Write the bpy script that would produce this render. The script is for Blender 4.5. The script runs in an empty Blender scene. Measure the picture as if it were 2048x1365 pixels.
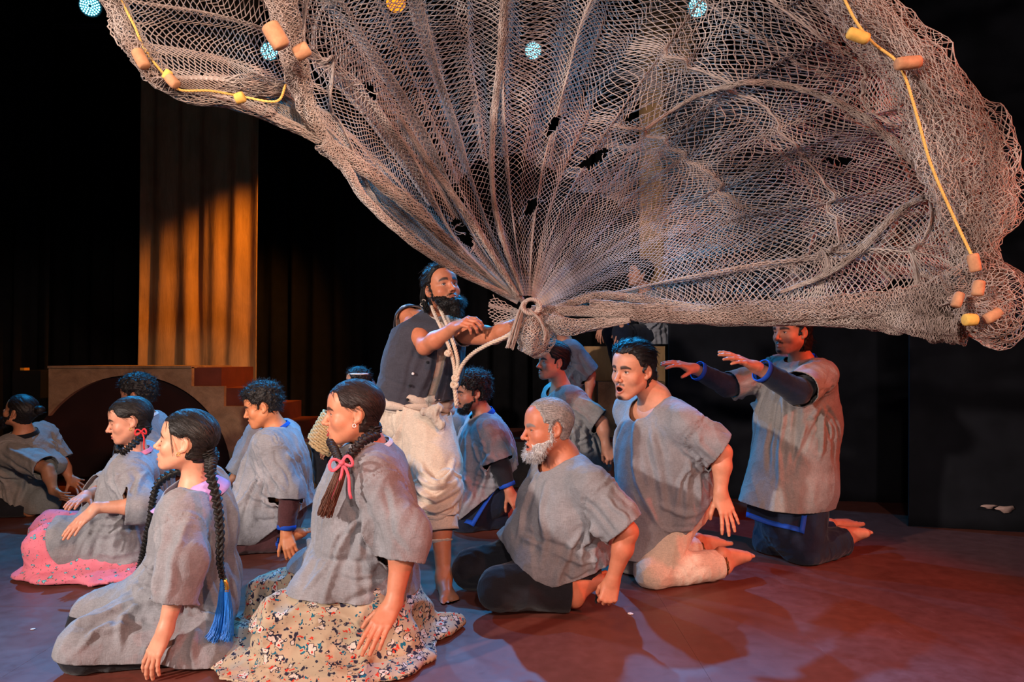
import bpy, math
import numpy as np
from mathutils import Vector

# ---------------------------------------------------------------- camera
FPX = 1365.0                      # focal length in pixels of the 2048 wide frame (24 mm lens)
CAMZ = 1.10
PITCH = math.atan((718 - 682.5) / FPX)
SC = bpy.context.scene
cam = bpy.data.cameras.new('camera')
cam.sensor_width = 36.0; cam.lens = 24.0; cam.clip_end = 60
cam_o = bpy.data.objects.new('camera', cam)
SC.collection.objects.link(cam_o)
cam_o.location = (0, 0, CAMZ)
cam_o.rotation_euler = (math.pi / 2 + PITCH, 0, 0)
SC.camera = cam_o

# ---------------------------------------------------------------- world, exposure
wd = bpy.data.worlds.new('dark_theatre'); SC.world = wd; wd.use_nodes = True
wd.node_tree.nodes['Background'].inputs['Color'].default_value = (.055, .05, .07, 1)
wd.node_tree.nodes['Background'].inputs['Strength'].default_value = .12
SC.view_settings.view_transform = 'Standard'
SC.view_settings.look = 'None'
SC.view_settings.gamma = 1
SC.view_settings.use_curve_mapping = False
SC.view_settings.exposure = 0.0

# ---------------------------------------------------------------- stage lighting (lamps on the bars round the stage, plus an added front fill)
def spot(loc, aim, energy, color, angle=50, blend=.5, size=.12):
    L = bpy.data.lights.new('stage_spot', 'SPOT')
    L.energy = energy; L.color = color; L.spot_size = math.radians(angle); L.spot_blend = blend; L.shadow_soft_size = size
    o = bpy.data.objects.new('stage_spot', L); SC.collection.objects.link(o)
    o.location = loc
    o.rotation_euler = (Vector(aim) - Vector(loc)).to_track_quat('-Z', 'Y').to_euler()
    return o
# front-of-house warm whites, house left and centre
spot((-4.6, -1.2, 2.5), (0.0, 3.5, 1.0), 1650, (1.0, .86, .78), 54, .6, .12)
spot((0.6, -3.8, 4.2), (0.4, 3.2, 1.0), 700, (1.0, .84, .80), 42, .6, .12)
# added low front fill with no visible source, lifts shaded faces
spot((-1.4, -3.4, 2.2), (0.5, 4.0, 0.95), 380, (1.0, .80, .68), 44, .6, .15)
# amber-red from the house-right boom, red from the side
spot((3.4, -1.6, 3.2), (-0.3, 3.3, 0.6), 560, (1.0, .34, .16), 40, .5, .12)
spot((4.8, 1.6, 3.2), (0.5, 3.4, 0.4), 640, (1.0, .10, .05), 46, .5, .12)
# warm white on the house-left group and the arch
spot((1.0, -1.2, 2.3), (-2.9, 5.3, 0.75), 700, (1.0, .78, .62), 27, .6, .12)
# cyan back lights: the four lit cans on the rear bars
CYAN = (.02, .42, 1.0)
# ---------------------------------------------------------------- helpers
COL = bpy.context.scene.collection
RNG = np.random.RandomState(7)

def V3(*a):
    return np.array(a, dtype=np.float64)

def nrm(v):
    v = np.asarray(v, float)
    return v / (np.linalg.norm(v) + 1e-12)

def at(px, py, d):
    """Point seen at pixel (px,py) of the 2048x1365 frame, d metres in front of the camera."""
    cx = (px - 1024.0) / FPX
    cy = (682.5 - py) / FPX
    dx, dy, dz = cx, math.cos(PITCH) - cy * math.sin(PITCH), math.sin(PITCH) + cy * math.cos(PITCH)
    t = d / dy
    return V3(dx * t, dy * t, CAMZ + dz * t)

def props(o, label=None, cat=None, group=None, kind=None):
    if label: o['label'] = label
    if cat: o['category'] = cat
    if group: o['group'] = group
    if kind: o['kind'] = kind
    return o

def empty(name, loc, label=None, cat=None, group=None, kind=None):
    o = bpy.data.objects.new(name, None)
    o.empty_display_size = 0.1
    o.location = loc
    COL.objects.link(o)
    return props(o, label, cat, group, kind)

def mesh_obj(name, V, Fs, mat, parent=None, smooth=True, cols=None, solid=None):
    """V Nx3 world coords, Fs an Nx3/Nx4 array or list; parented things keep world placement."""
    V = np.asarray(V, dtype=np.float64)
    if parent is not None:
        V = V - np.array(parent_world(parent))
    me = bpy.data.meshes.new(name)
    if isinstance(Fs, np.ndarray):
        n, k = Fs.shape
        me.vertices.add(len(V)); me.vertices.foreach_set('co', V.astype(np.float32).ravel())
        me.loops.add(n * k); me.loops.foreach_set('vertex_index', Fs.astype(np.int32).ravel())
        me.polygons.add(n); me.polygons.foreach_set('loop_start', np.arange(0, n * k, k, dtype=np.int32))
        me.polygons.foreach_set('loop_total', np.full(n, k, dtype=np.int32))
        me.update(calc_edges=True)
    else:
        me.from_pydata([tuple(v) for v in V], [], Fs)
    me.polygons.foreach_set('use_smooth', np.full(len(me.polygons), smooth))
    if cols is not None:
        a = me.color_attributes.new('col', 'FLOAT_COLOR', 'POINT')
        c4 = np.ones((len(V), 4), np.float32); c4[:, :3] = cols
        a.data.foreach_set('color', c4.ravel())
    me.materials.append(mat)
    o = bpy.data.objects.new(name, me)
    COL.objects.link(o)
    if parent is not None:
        o.parent = parent
    if solid:
        md = o.modifiers.new('thickness', 'SOLIDIFY'); md.thickness = solid; md.offset = -1
    return o

def parent_world(p):
    l = V3(*p.location)
    while p.parent is not None:
        p = p.parent
        l = l + V3(*p.location)
    return l

# ---- value noise
_T = np.random.RandomState(3).rand(64, 64, 64).astype(np.float32)
def vnoise(P):
    P = np.asarray(P, dtype=np.float32)
    i = np.floor(P).astype(np.int32); f = P - i
    f = f * f * (3 - 2 * f)
    i &= 63; j = (i + 1) & 63
    x0, y0, z0 = i.T; x1, y1, z1 = j.T
    fx, fy, fz = f.T
    a = _T[x0, y0, z0] * (1 - fx) + _T[x1, y0, z0] * fx
    b = _T[x0, y1, z0] * (1 - fx) + _T[x1, y1, z0] * fx
    c = _T[x0, y0, z1] * (1 - fx) + _T[x1, y0, z1] * fx
    d = _T[x0, y1, z1] * (1 - fx) + _T[x1, y1, z1] * fx
    return ((a * (1 - fy) + b * fy) * (1 - fz) + (c * (1 - fy) + d * fy) * fz) * 2 - 1

def sstep(x, a, b):
    t = np.clip((x - a) / (b - a), 0, 1)
    return t * t * (3 - 2 * t)

# ---- signed distance shapes: lists of tuples, evaluated in order with smooth union / carve
def cap(a, b, ra, rb=None, k=0.0, sub=False):
    return ('c', np.asarray(a, np.float32), np.asarray(b, np.float32), ra, ra if rb is None else rb, k, sub)

def ell(c, r, k=0.0, R=None, sub=False):
    return ('e', np.asarray(c, np.float32), np.asarray(r, np.float32), None if R is None else np.asarray(R, np.float32), None, k, sub)

def lid(c, r, phi, up, k=0.0):
    return ('l', np.asarray(c, np.float32), r, phi, up, k, False)

def poly(pts, rad, k=0.0):
    out = []
    for i in range(len(pts) - 1):
        out.append(cap(pts[i], pts[i + 1], rad[i], rad[i + 1], k))
    return out

def sdf1(p, P):
    if p[0] == 'c':
        ba = p[2] - p[1]
        pa = P - p[1]
        t = np.clip(pa @ ba / max(float(ba @ ba), 1e-9), 0, 1)
        q = pa - t[:, None] * ba
        return np.sqrt(np.einsum('ij,ij->i', q, q)) - (p[3] + t * (p[4] - p[3]))
    q = P - p[1]
    if p[0] == 'e':
        if p[3] is not None:
            q = q @ p[3]
        u = q / p[2]
        k0 = np.sqrt(np.einsum('ij,ij->i', u, u))
        u = u / p[2]
        k1 = np.sqrt(np.einsum('ij,ij->i', u, u)) + 1e-9
        return k0 * (k0 - 1) / k1
    if p[0] == 'l':
        d = np.sqrt(np.einsum('ij,ij->i', q, q)) - p[2]
        pl = q[:, 2] * math.cos(p[3]) - q[:, 1] * math.sin(p[3])
        return np.maximum(d, -pl if p[4] else pl)

def sdf(prims, P):
    P = np.asarray(P, np.float32)
    d = None
    for p in prims:
        e = sdf1(p, P)
        if d is None:
            d = e; continue
        k = p[5]
        if p[6]:
            if k > 0:
                h = np.maximum(k - np.abs(d + e), 0) / k
                d = np.maximum(d, -e) + h * h * k * .25
            else:
                d = np.maximum(d, -e)
        elif k > 0:
            h = np.maximum(k - np.abs(d - e), 0) / k
            d = np.minimum(d, e) - h * h * k * .25
        else:
            d = np.minimum(d, e)
    return d

def bounds(prims, pad):
    lo = np.full(3, 1e9); hi = -lo
    for p in prims:
        if p[6]: continue
        if p[0] == 'c':
            for q, r in ((p[1], p[3]), (p[2], p[4])):
                lo = np.minimum(lo, q - r); hi = np.maximum(hi, q + r)
        else:
            r = float(np.max(p[2]))
            lo = np.minimum(lo, p[1] - r); hi = np.maximum(hi, p[1] + r)
    return lo - pad, hi + pad

def mesh_sdf(fn, lo, hi, vox):
    """surface nets over fn (a function of Nx3) with coarse culling; returns verts, quads"""
    B = 4
    n = np.ceil((hi - lo) / (vox * B)).astype(int) + 1
    ci = np.stack(np.meshgrid(*[np.arange(m) for m in n], indexing='ij'), -1).reshape(-1, 3)
    cc = lo + (ci * B + (B - 1) / 2) * vox
    dc = fn(cc)
    big = np.where(dc < 0, -1.0, 1.0).astype(np.float32)
    N = n * B
    Fd = np.repeat(np.repeat(np.repeat(big.reshape(n), B, 0), B, 1), B, 2)
    near = ci[np.abs(dc) < vox * 7.0]
    off = np.stack(np.meshgrid(*[np.arange(B)] * 3, indexing='ij'), -1).reshape(-1, 3)
    idx = (near[:, None, :] * B + off[None]).reshape(-1, 3)
    Fd[idx[:, 0], idx[:, 1], idx[:, 2]] = fn(lo + idx * vox)
    S = (Fd < 0)
    s8 = S.view(np.uint8)
    m = s8[:-1, :-1, :-1] + s8[1:, :-1, :-1] + s8[:-1, 1:, :-1] + s8[:-1, :-1, 1:] \
        + s8[1:, 1:, :-1] + s8[1:, :-1, 1:] + s8[:-1, 1:, 1:] + s8[1:, 1:, 1:]
    act = (m > 0) & (m < 8)
    cells = np.argwhere(act)
    vid = np.full(act.shape, -1, np.int32)
    vid[cells[:, 0], cells[:, 1], cells[:, 2]] = np.arange(len(cells))
    corners = np.array([(x, y, z) for x in (0, 1) for y in (0, 1) for z in (0, 1)])
    val = np.stack([Fd[cells[:, 0] + c[0], cells[:, 1] + c[1], cells[:, 2] + c[2]] for c in corners], 1)
    acc = np.zeros((len(cells), 3)); cnt = np.zeros(len(cells))
    for i in range(8):
        for j in range(i + 1, 8):
            if np.abs(corners[i] - corners[j]).sum() != 1: continue
            a, b = val[:, i], val[:, j]
            msk = (a < 0) != (b < 0)
            t = np.where(msk, a / np.where(msk, a - b, 1), 0)
            acc += (msk[:, None]) * (corners[i] + t[:, None] * (corners[j] - corners[i]))
            cnt += msk
    V = lo + (cells + acc / cnt[:, None]) * vox
    quads = []
    for ax in range(3):
        sl0 = [slice(None)] * 3; sl1 = [slice(None)] * 3
        sl0[ax] = slice(0, -1); sl1[ax] = slice(1, None)
        e = np.argwhere(S[tuple(sl0)] != S[tuple(sl1)])
        b, c = (ax + 1) % 3, (ax + 2) % 3
        e = e[(e[:, b] > 0) & (e[:, c] > 0) & (e[:, b] < N[b] - 1) & (e[:, c] < N[c] - 1)]
        if not len(e): continue
        def g(db, dc_):
            q = e.copy(); q[:, b] -= db; q[:, c] -= dc_
            return vid[q[:, 0], q[:, 1], q[:, 2]]
        q = np.stack([g(1, 1), g(0, 1), g(0, 0), g(1, 0)], 1)
        flip = ~S[e[:, 0], e[:, 1], e[:, 2]]
        q[flip] = q[flip][:, ::-1]
        quads.append(q)
    Q = np.concatenate(quads)
    Q = Q[(Q >= 0).all(1)]
    return V, Q

def solid(prims, vox, pad=None):
    lo, hi = bounds(prims, pad or vox * 3)
    return mesh_sdf(lambda P: sdf(prims, P), lo, hi, vox)

def vnormals(V, Q):
    a = V[Q[:, 2]] - V[Q[:, 0]]
    b = V[Q[:, -1]] - V[Q[:, 1]]
    n = np.cross(a, b)
    out = np.zeros_like(V)
    for k in range(Q.shape[1]):
        for c in range(3):
            out[:, c] += np.bincount(Q[:, k], n[:, c], len(V))
    return out / (np.linalg.norm(out, axis=1, keepdims=True) + 1e-12)

def tris(Q):
    return np.concatenate([Q[:, [0, 1, 2]], Q[:, [0, 2, 3]]]) if Q.shape[1] == 4 else Q

def join(parts):
    """parts: list of (V,Q[,C]) -> one"""
    Vs, Qs, Cs, o = [], [], [], 0
    if len({np.asarray(p[1]).shape[1] for p in parts}) > 1:
        parts = [(p[0], tris(np.asarray(p[1])), *p[2:]) for p in parts]
    for p in parts:
        Vs.append(p[0]); Qs.append(np.asarray(p[1]) + o); o += len(p[0])
        if len(p) > 2: Cs.append(p[2])
    if Cs:
        return np.concatenate(Vs), np.concatenate(Qs), np.concatenate(Cs)
    return np.concatenate(Vs), np.concatenate(Qs)

def clip_mesh(V, Q, c):
    """keep the part where the vertex field c > 0; exact cut along c = 0. returns verts, tris"""
    T = np.concatenate([Q[:, [0, 1, 2]], Q[:, [0, 2, 3]]]) if Q.shape[1] == 4 else Q
    pos = c[T] > 0
    k = pos.sum(1)
    keep = T[k == 3]
    newV, tris = [], [keep]
    base = len(V)
    cache = {}
    extra = []
    def cut(a, b):
        key = (a, b) if a < b else (b, a)
        if key not in cache:
            t = c[a] / (c[a] - c[b])
            cache[key] = base + len(newV)
            newV.append(V[a] + t * (V[b] - V[a]))
        return cache[key]
    for t, p in zip(T[(k == 1) | (k == 2)], pos[(k == 1) | (k == 2)]):
        t = [int(x) for x in t]
        if p.sum() == 1:
            i = int(np.argmax(p)); a, b, d = t[i], t[(i + 1) % 3], t[(i + 2) % 3]
            extra.append((a, cut(a, b), cut(a, d)))
        else:
            i = int(np.argmin(p)); a, b, d = t[i], t[(i + 1) % 3], t[(i + 2) % 3]
            ab, ad = cut(a, b), cut(a, d)
            extra.append((ab, b, d)); extra.append((ab, d, ad))
    if extra: tris.append(np.array(extra))
    T = np.concatenate(tris)
    Vn = np.concatenate([V, np.array(newV)]) if newV else V
    used = np.unique(T)
    remap = np.full(len(Vn), -1); remap[used] = np.arange(len(used))
    return Vn[used], remap[T]

# ---- swept tubes
def frames(P):
    P = np.asarray(P, float)
    T = np.gradient(P, axis=0)
    T /= np.linalg.norm(T, axis=1, keepdims=True) + 1e-12
    up = V3(0, 0, 1) if abs(T[0] @ V3(0, 0, 1)) < .9 else V3(1, 0, 0)
    n = nrm(up - T[0] * (up @ T[0]))
    Ns = []
    for t in T:
        n = nrm(n - t * (n @ t)); Ns.append(n)
    Ns = np.array(Ns)
    return T, Ns, np.cross(T, Ns)

def tube(P, r, seg=8, caps=True):
    P = np.asarray(P, float); n = len(P)
    r = np.broadcast_to(np.asarray(r, float), (n,))
    T, A, B = frames(P)
    th = np.arange(seg) * 2 * math.pi / seg
    V = (P[:, None] + r[:, None, None] * (np.cos(th)[None, :, None] * A[:, None] + np.sin(th)[None, :, None] * B[:, None])).reshape(-1, 3)
    i = np.arange(n - 1)[:, None] * seg; j = np.arange(seg)[None]; j2 = (j + 1) % seg
    Q = np.stack([i + j, i + j2, i + seg + j2, i + seg + j], -1).reshape(-1, 4)
    if caps:
        V = np.concatenate([V, P[:1], P[-1:]])
        c0, c1 = n * seg, n * seg + 1
        jj = np.arange(seg)
        Q = np.concatenate([Q, np.stack([jj * 0 + c0, (jj + 1) % seg, jj, jj], 1)[:, [0, 1, 2, 2]],
                            np.stack([jj * 0 + c1, (n - 1) * seg + jj, (n - 1) * seg + (jj + 1) % seg], 1)[:, [0, 1, 2, 2]]])
        # degenerate last corner: turn those quads into proper ones by splitting
        Q = fixdeg(Q)
    return V, Q

def fixdeg(Q):
    bad = Q[:, 2] == Q[:, 3]
    if not bad.any(): return Q
    T = np.concatenate([Q[~bad][:, [0, 1, 2]], Q[~bad][:, [0, 2, 3]], Q[bad][:, :3]])
    return T

def crom(P, n):
    """Catmull-Rom resample to n points"""
    P = np.asarray(P, float)
    Q = np.concatenate([[2 * P[0] - P[1]], P, [2 * P[-1] - P[-2]]])
    u = np.linspace(0, len(P) - 1, n); i = np.minimum(u.astype(int), len(P) - 2); t = (u - i)[:, None]
    a, b, c, d = Q[i], Q[i + 1], Q[i + 2], Q[i + 3]
    return .5 * (2 * b + (c - a) * t + (2 * a - 5 * b + 4 * c - d) * t * t + (3 * b - a - 3 * c + d) * t ** 3)

def rope_mesh(P, r, turns_per_m=28, strands=3, n=None):
    """laid rope: strands twisted round a path"""
    P = np.asarray(P, float)
    L = np.linalg.norm(np.diff(P, axis=0), axis=1).sum()
    n = n or int(max(12, L * turns_per_m * 6))
    C = crom(P, n); T, A, B = frames(C)
    s = np.linspace(0, L, n) * turns_per_m * 2 * math.pi
    out = []
    for k in range(strands):
        ph = s + k * 2 * math.pi / strands
        out.append(tube(C + r * .5 * (np.cos(ph)[:, None] * A + np.sin(ph)[:, None] * B), r * .56, 6))
    return join(out)

def box_mesh(lo, hi):
    lo = np.asarray(lo, float); hi = np.asarray(hi, float)
    V = np.array([[(lo, hi)[i][0], (lo, hi)[j][1], (lo, hi)[k][2]] for i in (0, 1) for j in (0, 1) for k in (0, 1)])
    Q = np.array([[0, 1, 3, 2], [4, 6, 7, 5], [0, 4, 5, 1], [2, 3, 7, 6], [0, 2, 6, 4], [1, 5, 7, 3]])
    return V, Q
# ---------------------------------------------------------------- materials
def lin(r, g, b):
    f = lambda c: (c / 255 / 12.92) if c / 255 <= .04045 else ((c / 255 + .055) / 1.055) ** 2.4
    return (f(r), f(g), f(b))

class NT:
    def __init__(s, name, rough=.8, spec=.3):
        s.m = bpy.data.materials.new(name); s.m.use_nodes = True
        s.t = s.m.node_tree; s.n = s.t.nodes; s.l = s.t.links
        s.b = s.n['Principled BSDF']
        s.b.inputs['Roughness'].default_value = rough
        s.b.inputs['Specular IOR Level'].default_value = spec
        s.co = None
    def new(s, typ, **kw):
        n = s.n.new(typ)
        for k, v in kw.items():
            if hasattr(n, k) and k not in ('Scale',):
                try: setattr(n, k, v); continue
                except Exception: pass
            n.inputs[k].default_value = v
        return n
    def link(s, a, b):
        s.l.new(a, b)
    def coord(s, which='Object', scale=(1, 1, 1), rot=(0, 0, 0)):
        tc = s.n.new('ShaderNodeTexCoord'); mp = s.n.new('ShaderNodeMapping')
        mp.inputs['Scale'].default_value = scale; mp.inputs['Rotation'].default_value = rot
        s.link(tc.outputs[which], mp.inputs['Vector'])
        return mp.outputs['Vector']
    def noise(s, vec, scale, detail=4, rough=.55, dist=0):
        n = s.n.new('ShaderNodeTexNoise')
        n.inputs['Scale'].default_value = scale; n.inputs['Detail'].default_value = detail
        n.inputs['Roughness'].default_value = rough; n.inputs['Distortion'].default_value = dist
        s.link(vec, n.inputs['Vector'])
        return n.outputs['Fac']
    def ramp(s, fac, stops, interp='LINEAR'):
        r = s.n.new('ShaderNodeValToRGB'); r.color_ramp.interpolation = interp
        e = r.color_ramp.elements
        while len(e) < len(stops): e.new(.5)
        for el, (p, c) in zip(e, stops):
            el.position = p; el.color = (*c, 1) if len(c) == 3 else c
        s.link(fac, r.inputs['Fac'])
        return r.outputs['Color']
    def mix(s, fac, a, b, mode='MIX'):
        m = s.n.new('ShaderNodeMix'); m.data_type = 'RGBA'; m.blend_type = mode
        for inp, v in ((m.inputs[0], fac), (m.inputs[6], a), (m.inputs[7], b)):
            if hasattr(v, 'is_linked') or hasattr(v, 'links'): s.link(v, inp)
            elif isinstance(v, (int, float)): inp.default_value = v
            else: inp.default_value = (*v, 1)
        return m.outputs[2]
    def math(s, op, a, b=0.0):
        m = s.n.new('ShaderNodeMath'); m.operation = op
        for inp, v in ((m.inputs[0], a), (m.inputs[1], b)):
            if isinstance(v, (int, float)): inp.default_value = v
            else: s.link(v, inp)
        return m.outputs[0]
    def color(s, c):
        if isinstance(c, tuple): s.b.inputs['Base Color'].default_value = (*c, 1)
        else: s.link(c, s.b.inputs['Base Color'])
        return s
    def bump(s, h, strength=.3, dist=.005):
        b = s.n.new('ShaderNodeBump')
        b.inputs['Strength'].default_value = strength; b.inputs['Distance'].default_value = dist
        s.link(h, b.inputs['Height']); s.link(b.outputs['Normal'], s.b.inputs['Normal'])
        return s

MATS = {}
def plain(name, c, rough=.8, spec=.3, var=.12, scale=30, bump=0.0, metal=0.0):
    if name in MATS: return MATS[name]
    t = NT(name, rough, spec)
    f = t.noise(t.coord(), scale)
    t.color(t.ramp(f, [(.25, tuple(x * (1 - var) for x in c)), (.75, tuple(min(1, x * (1 + var)) for x in c))]))
    if bump: t.bump(f, bump, .004)
    t.b.inputs['Metallic'].default_value = metal
    MATS[name] = t.m
    return t.m

def linen(name, c, mott=.16, weave=520, bump=.35):
    """slubby woven cloth: mottled colour, cross threads, fine creases"""
    if name in MATS: return MATS[name]
    t = NT(name, .9, .15)
    v = t.coord()
    big = t.noise(v, 9, 5, .6, .4)
    slub = t.noise(t.coord(scale=(60, 60, 420)), 1, 2)
    slub2 = t.noise(t.coord(scale=(420, 420, 50)), 1, 2)
    s = t.math('ADD', t.math('MULTIPLY', slub, .5), t.math('MULTIPLY', slub2, .5))
    base = t.ramp(big, [(.3, tuple(x * (1 - mott) for x in c)), (.7, tuple(min(1, x * (1 + mott)) for x in c))])
    col = t.mix(.55, base, t.ramp(s, [(.3, (.55, .55, .55)), (.7, (1.4, 1.4, 1.4))]), 'MULTIPLY')
    t.color(col)
    cr = t.noise(v, 26, 6, .65, 1.2)
    h = t.math('ADD', t.math('MULTIPLY', cr, 1.0), t.math('MULTIPLY', s, .18))
    t.bump(h, bump, .012)
    t.b.inputs['Sheen Weight'].default_value = .12
    MATS[name] = t.m
    return t.m

def skin_mat():
    if 'skin' in MATS: return MATS['skin']
    t = NT('skin', .48, .4)
    a = t.n.new('ShaderNodeAttribute'); a.attribute_name = 'col'
    f = t.noise(t.coord(), 40, 5, .6)
    t.color(t.mix(1.0, a.outputs['Color'], t.ramp(f, [(.3, (.9, .88, .86)), (.7, (1.06, 1.05, 1.05))]), 'MULTIPLY'))
    t.bump(t.noise(t.coord(), 420, 3), .12, .0015)
    t.b.inputs['Subsurface Weight'].default_value = .12
    t.b.inputs['Subsurface Radius'].default_value = (.012, .005, .003)
    t.b.inputs['Subsurface Scale'].default_value = .6
    MATS['skin'] = t.m
    return t.m

def hair_mat(name, c, rough=.52):
    if name in MATS: return MATS[name]
    t = NT(name, rough, .28)
    f = t.noise(t.coord(scale=(1, 1, .25)), 260, 3)
    t.color(t.ramp(f, [(.3, tuple(x * .55 for x in c)), (.7, tuple(x * 1.5 for x in c))]))
    t.bump(f, .5, .002)
    MATS[name] = t.m
    return t.m

def floral(name, ground, layers, scale):
    """scattered flowers: each layer is (scale, [(radius, colour) from the centre out], density)"""
    if name in MATS: return MATS[name]
    t = NT(name, .9, .15)
    v = t.coord()
    wob = t.n.new('ShaderNodeTexNoise'); wob.inputs['Scale'].default_value = scale * 2.2; wob.inputs['Detail'].default_value = 1
    t.link(v, wob.inputs['Vector'])
    ad = t.n.new('ShaderNodeVectorMath'); ad.operation = 'MULTIPLY_ADD'
    t.link(wob.outputs['Color'], ad.inputs[0]); ad.inputs[1].default_value = (1.0 / scale,) * 3; t.link(v, ad.inputs[2])
    col = ground
    for i, (sc, rings, dens) in enumerate(layers[::-1]):
        vo = t.n.new('ShaderNodeTexVoronoi'); vo.inputs['Scale'].default_value = scale * sc
        mp = t.n.new('ShaderNodeMapping'); mp.inputs['Location'].default_value = (i * 3.7, i * 1.9, i * 5.1)
        t.link(ad.outputs[0], mp.inputs['Vector']); t.link(mp.outputs['Vector'], vo.inputs['Vector'])
        sepr = t.n.new('ShaderNodeSeparateColor'); t.link(vo.outputs['Color'], sepr.inputs[0])
        on = t.math('GREATER_THAN', sepr.outputs[1], 1 - dens)
        for rad, c in rings[::-1]:
            col = t.mix(t.math('MULTIPLY', on, t.math('LESS_THAN', vo.outputs['Distance'], rad)), col, c)
    t.color(col)
    t.bump(t.noise(v, 18, 4, .6, 1), .2, .008)
    MATS[name] = t.m
    return t.m

def emit(name, c, s):
    if name in MATS: return MATS[name]
    t = NT(name)
    t.b.inputs['Base Color'].default_value = (*c, 1)
    t.b.inputs['Emission Color'].default_value = (*c, 1); t.b.inputs['Emission Strength'].default_value = s
    MATS[name] = t.m
    return t.m
# ---------------------------------------------------------------- people: heads, hands, feet
def skull_prims(g):
    w = g.get('wide', 1.0)
    return [ell((0, -.006, .040), (.077 * w, .099, .084)),
            ell((0, .034, -.022), (.063 * w, .059, .086), .03)]

def head_prims(g, nkl):
    """g: options; nkl: neck base in head space (x left, y forward, z up, metres)"""
    w = g.get('wide', 1.0); fem = g.get('fem', 0); mo = g.get('mouth', 0.0); jawd = mo * .8
    ns = g.get('nose', 1.0)
    P = skull_prims(g)
    jr = .018 if fem else .022
    for s in (-1, 1):
        P.append(cap((s * (.044 if fem else .047) * w, .006, -.050), (s * .019 * w, .066, -.092 - jawd), jr, jr - .002, .03))
    P.append(ell((0, .076, -.094 - jawd), ((.017 if fem else .022), .017, .015), .014))
    P.append(ell((0, .068, -.062 - mo * .3), (.033, .029, .027 + mo * .4), .016))
    fat = g.get('fat', 1.0)
    for s in (-1, 1):
        P.append(ell((s * .042 * w, .056, -.026), (.024 * fat, .025, .024 * fat), .018))
        P.append(cap((s * .012, .086, .021), (s * .043, .068, .024), .013 if not fem else .011, .011, .014))
    P.append(ell((0, .045, .055), (.060 * w, .048, .048), .03))
    # nose
    P.append(cap((0, .088, .013), (0, .106 + .006 * ns, -.028), .0085, .0095, .009))
    P.append(ell((0, .108 + .005 * ns, -.031), (.0115, .011, .010), .005))
    for s in (-1, 1):
        P.append(ell((s * .0125, .100, -.034), (.0078, .0105, .0085), .005))
    for s in (-1, 1):
        P.append(ell((s * .032, .103, .004), (.019, .016, .0125), .012, None, True))
    P.append(ell((0, .100, .002), (.0, .0, .0), 0) if False else ell((0, .089, .010), (.010, .008, .014), .008))
    # lips and mouth
    for s in (-1, 1):
        P.append(cap((s * .022, .0885, -.0655 - mo * .35), (s * .004, .0985, -.0595 + mo * .1), .0032, .0046, .005))
        P.append(cap((s * .021, .0880, -.0685 - mo * .5), (s * .003, .0970, -.0730 - mo), .0032, .0056, .005))
    if mo > .004:
        P.append(ell((0, .096, -.0665 - mo * .45), (.0155, .03, .0022 + mo * .42), .003, None, True))
        P.append(ell((0, .078, -.0615), (.014, .010, .0035), .002))
    else:
        P.append(cap((-.019, .0955, -.0668), (0, .1045, -.0662), .0016, .0018, .003, True))
        P.append(cap((.019, .0955, -.0668), (0, .1045, -.0662), .0016, .0018, .003, True))
    for s in (-1, 1):
        P.append(cap((s * .0062, .108, -.0425), (s * .007, .1055, -.036), .0036, .003, .002, True))
    # ears
    for s in (-1, 1):
        c = math.cos(s * .35); q = math.sin(s * .35)
        R = np.array([[c, -q, 0], [q, c, 0], [0, 0, 1]])
        P.append(ell((s * .077 * w, -.012, .001), (.0075, .0165, .028), .006, R))
        P.append(ell((s * .074 * w, -.003, -.024), (.007, .008, .009), .006))
        P.append(ell((s * .0845 * w, -.008, .001), (.007, .009, .0165), .004, R, True))
    # eyes
    op = g.get('eyes', .6); gz = g.get('lookdown', 0.0)
    for s in (-1, 1):
        c = (s * .0315, .0755, .0045)
        P.append(lid(c, .0142, math.radians(-30 + 66 * op), True, .005))
        P.append(lid(c, .0140, math.radians(-30), False, .005))
        P.append(ell(c, (.0128,) * 3, 0))
    # neck
    nr = .045 if fem else .053
    nr *= g.get('neckw', 1.0)
    nk = np.asarray(nkl, float)
    P.append(cap((0, -.022, -.045), nk + V3(0, .0, .02), nr, nr * 1.06, .03))
    P.append(ell(nk + V3(0, .0, -.05), (nr * 1.9, nr * 1.35, .075), .06))
    return P

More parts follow.
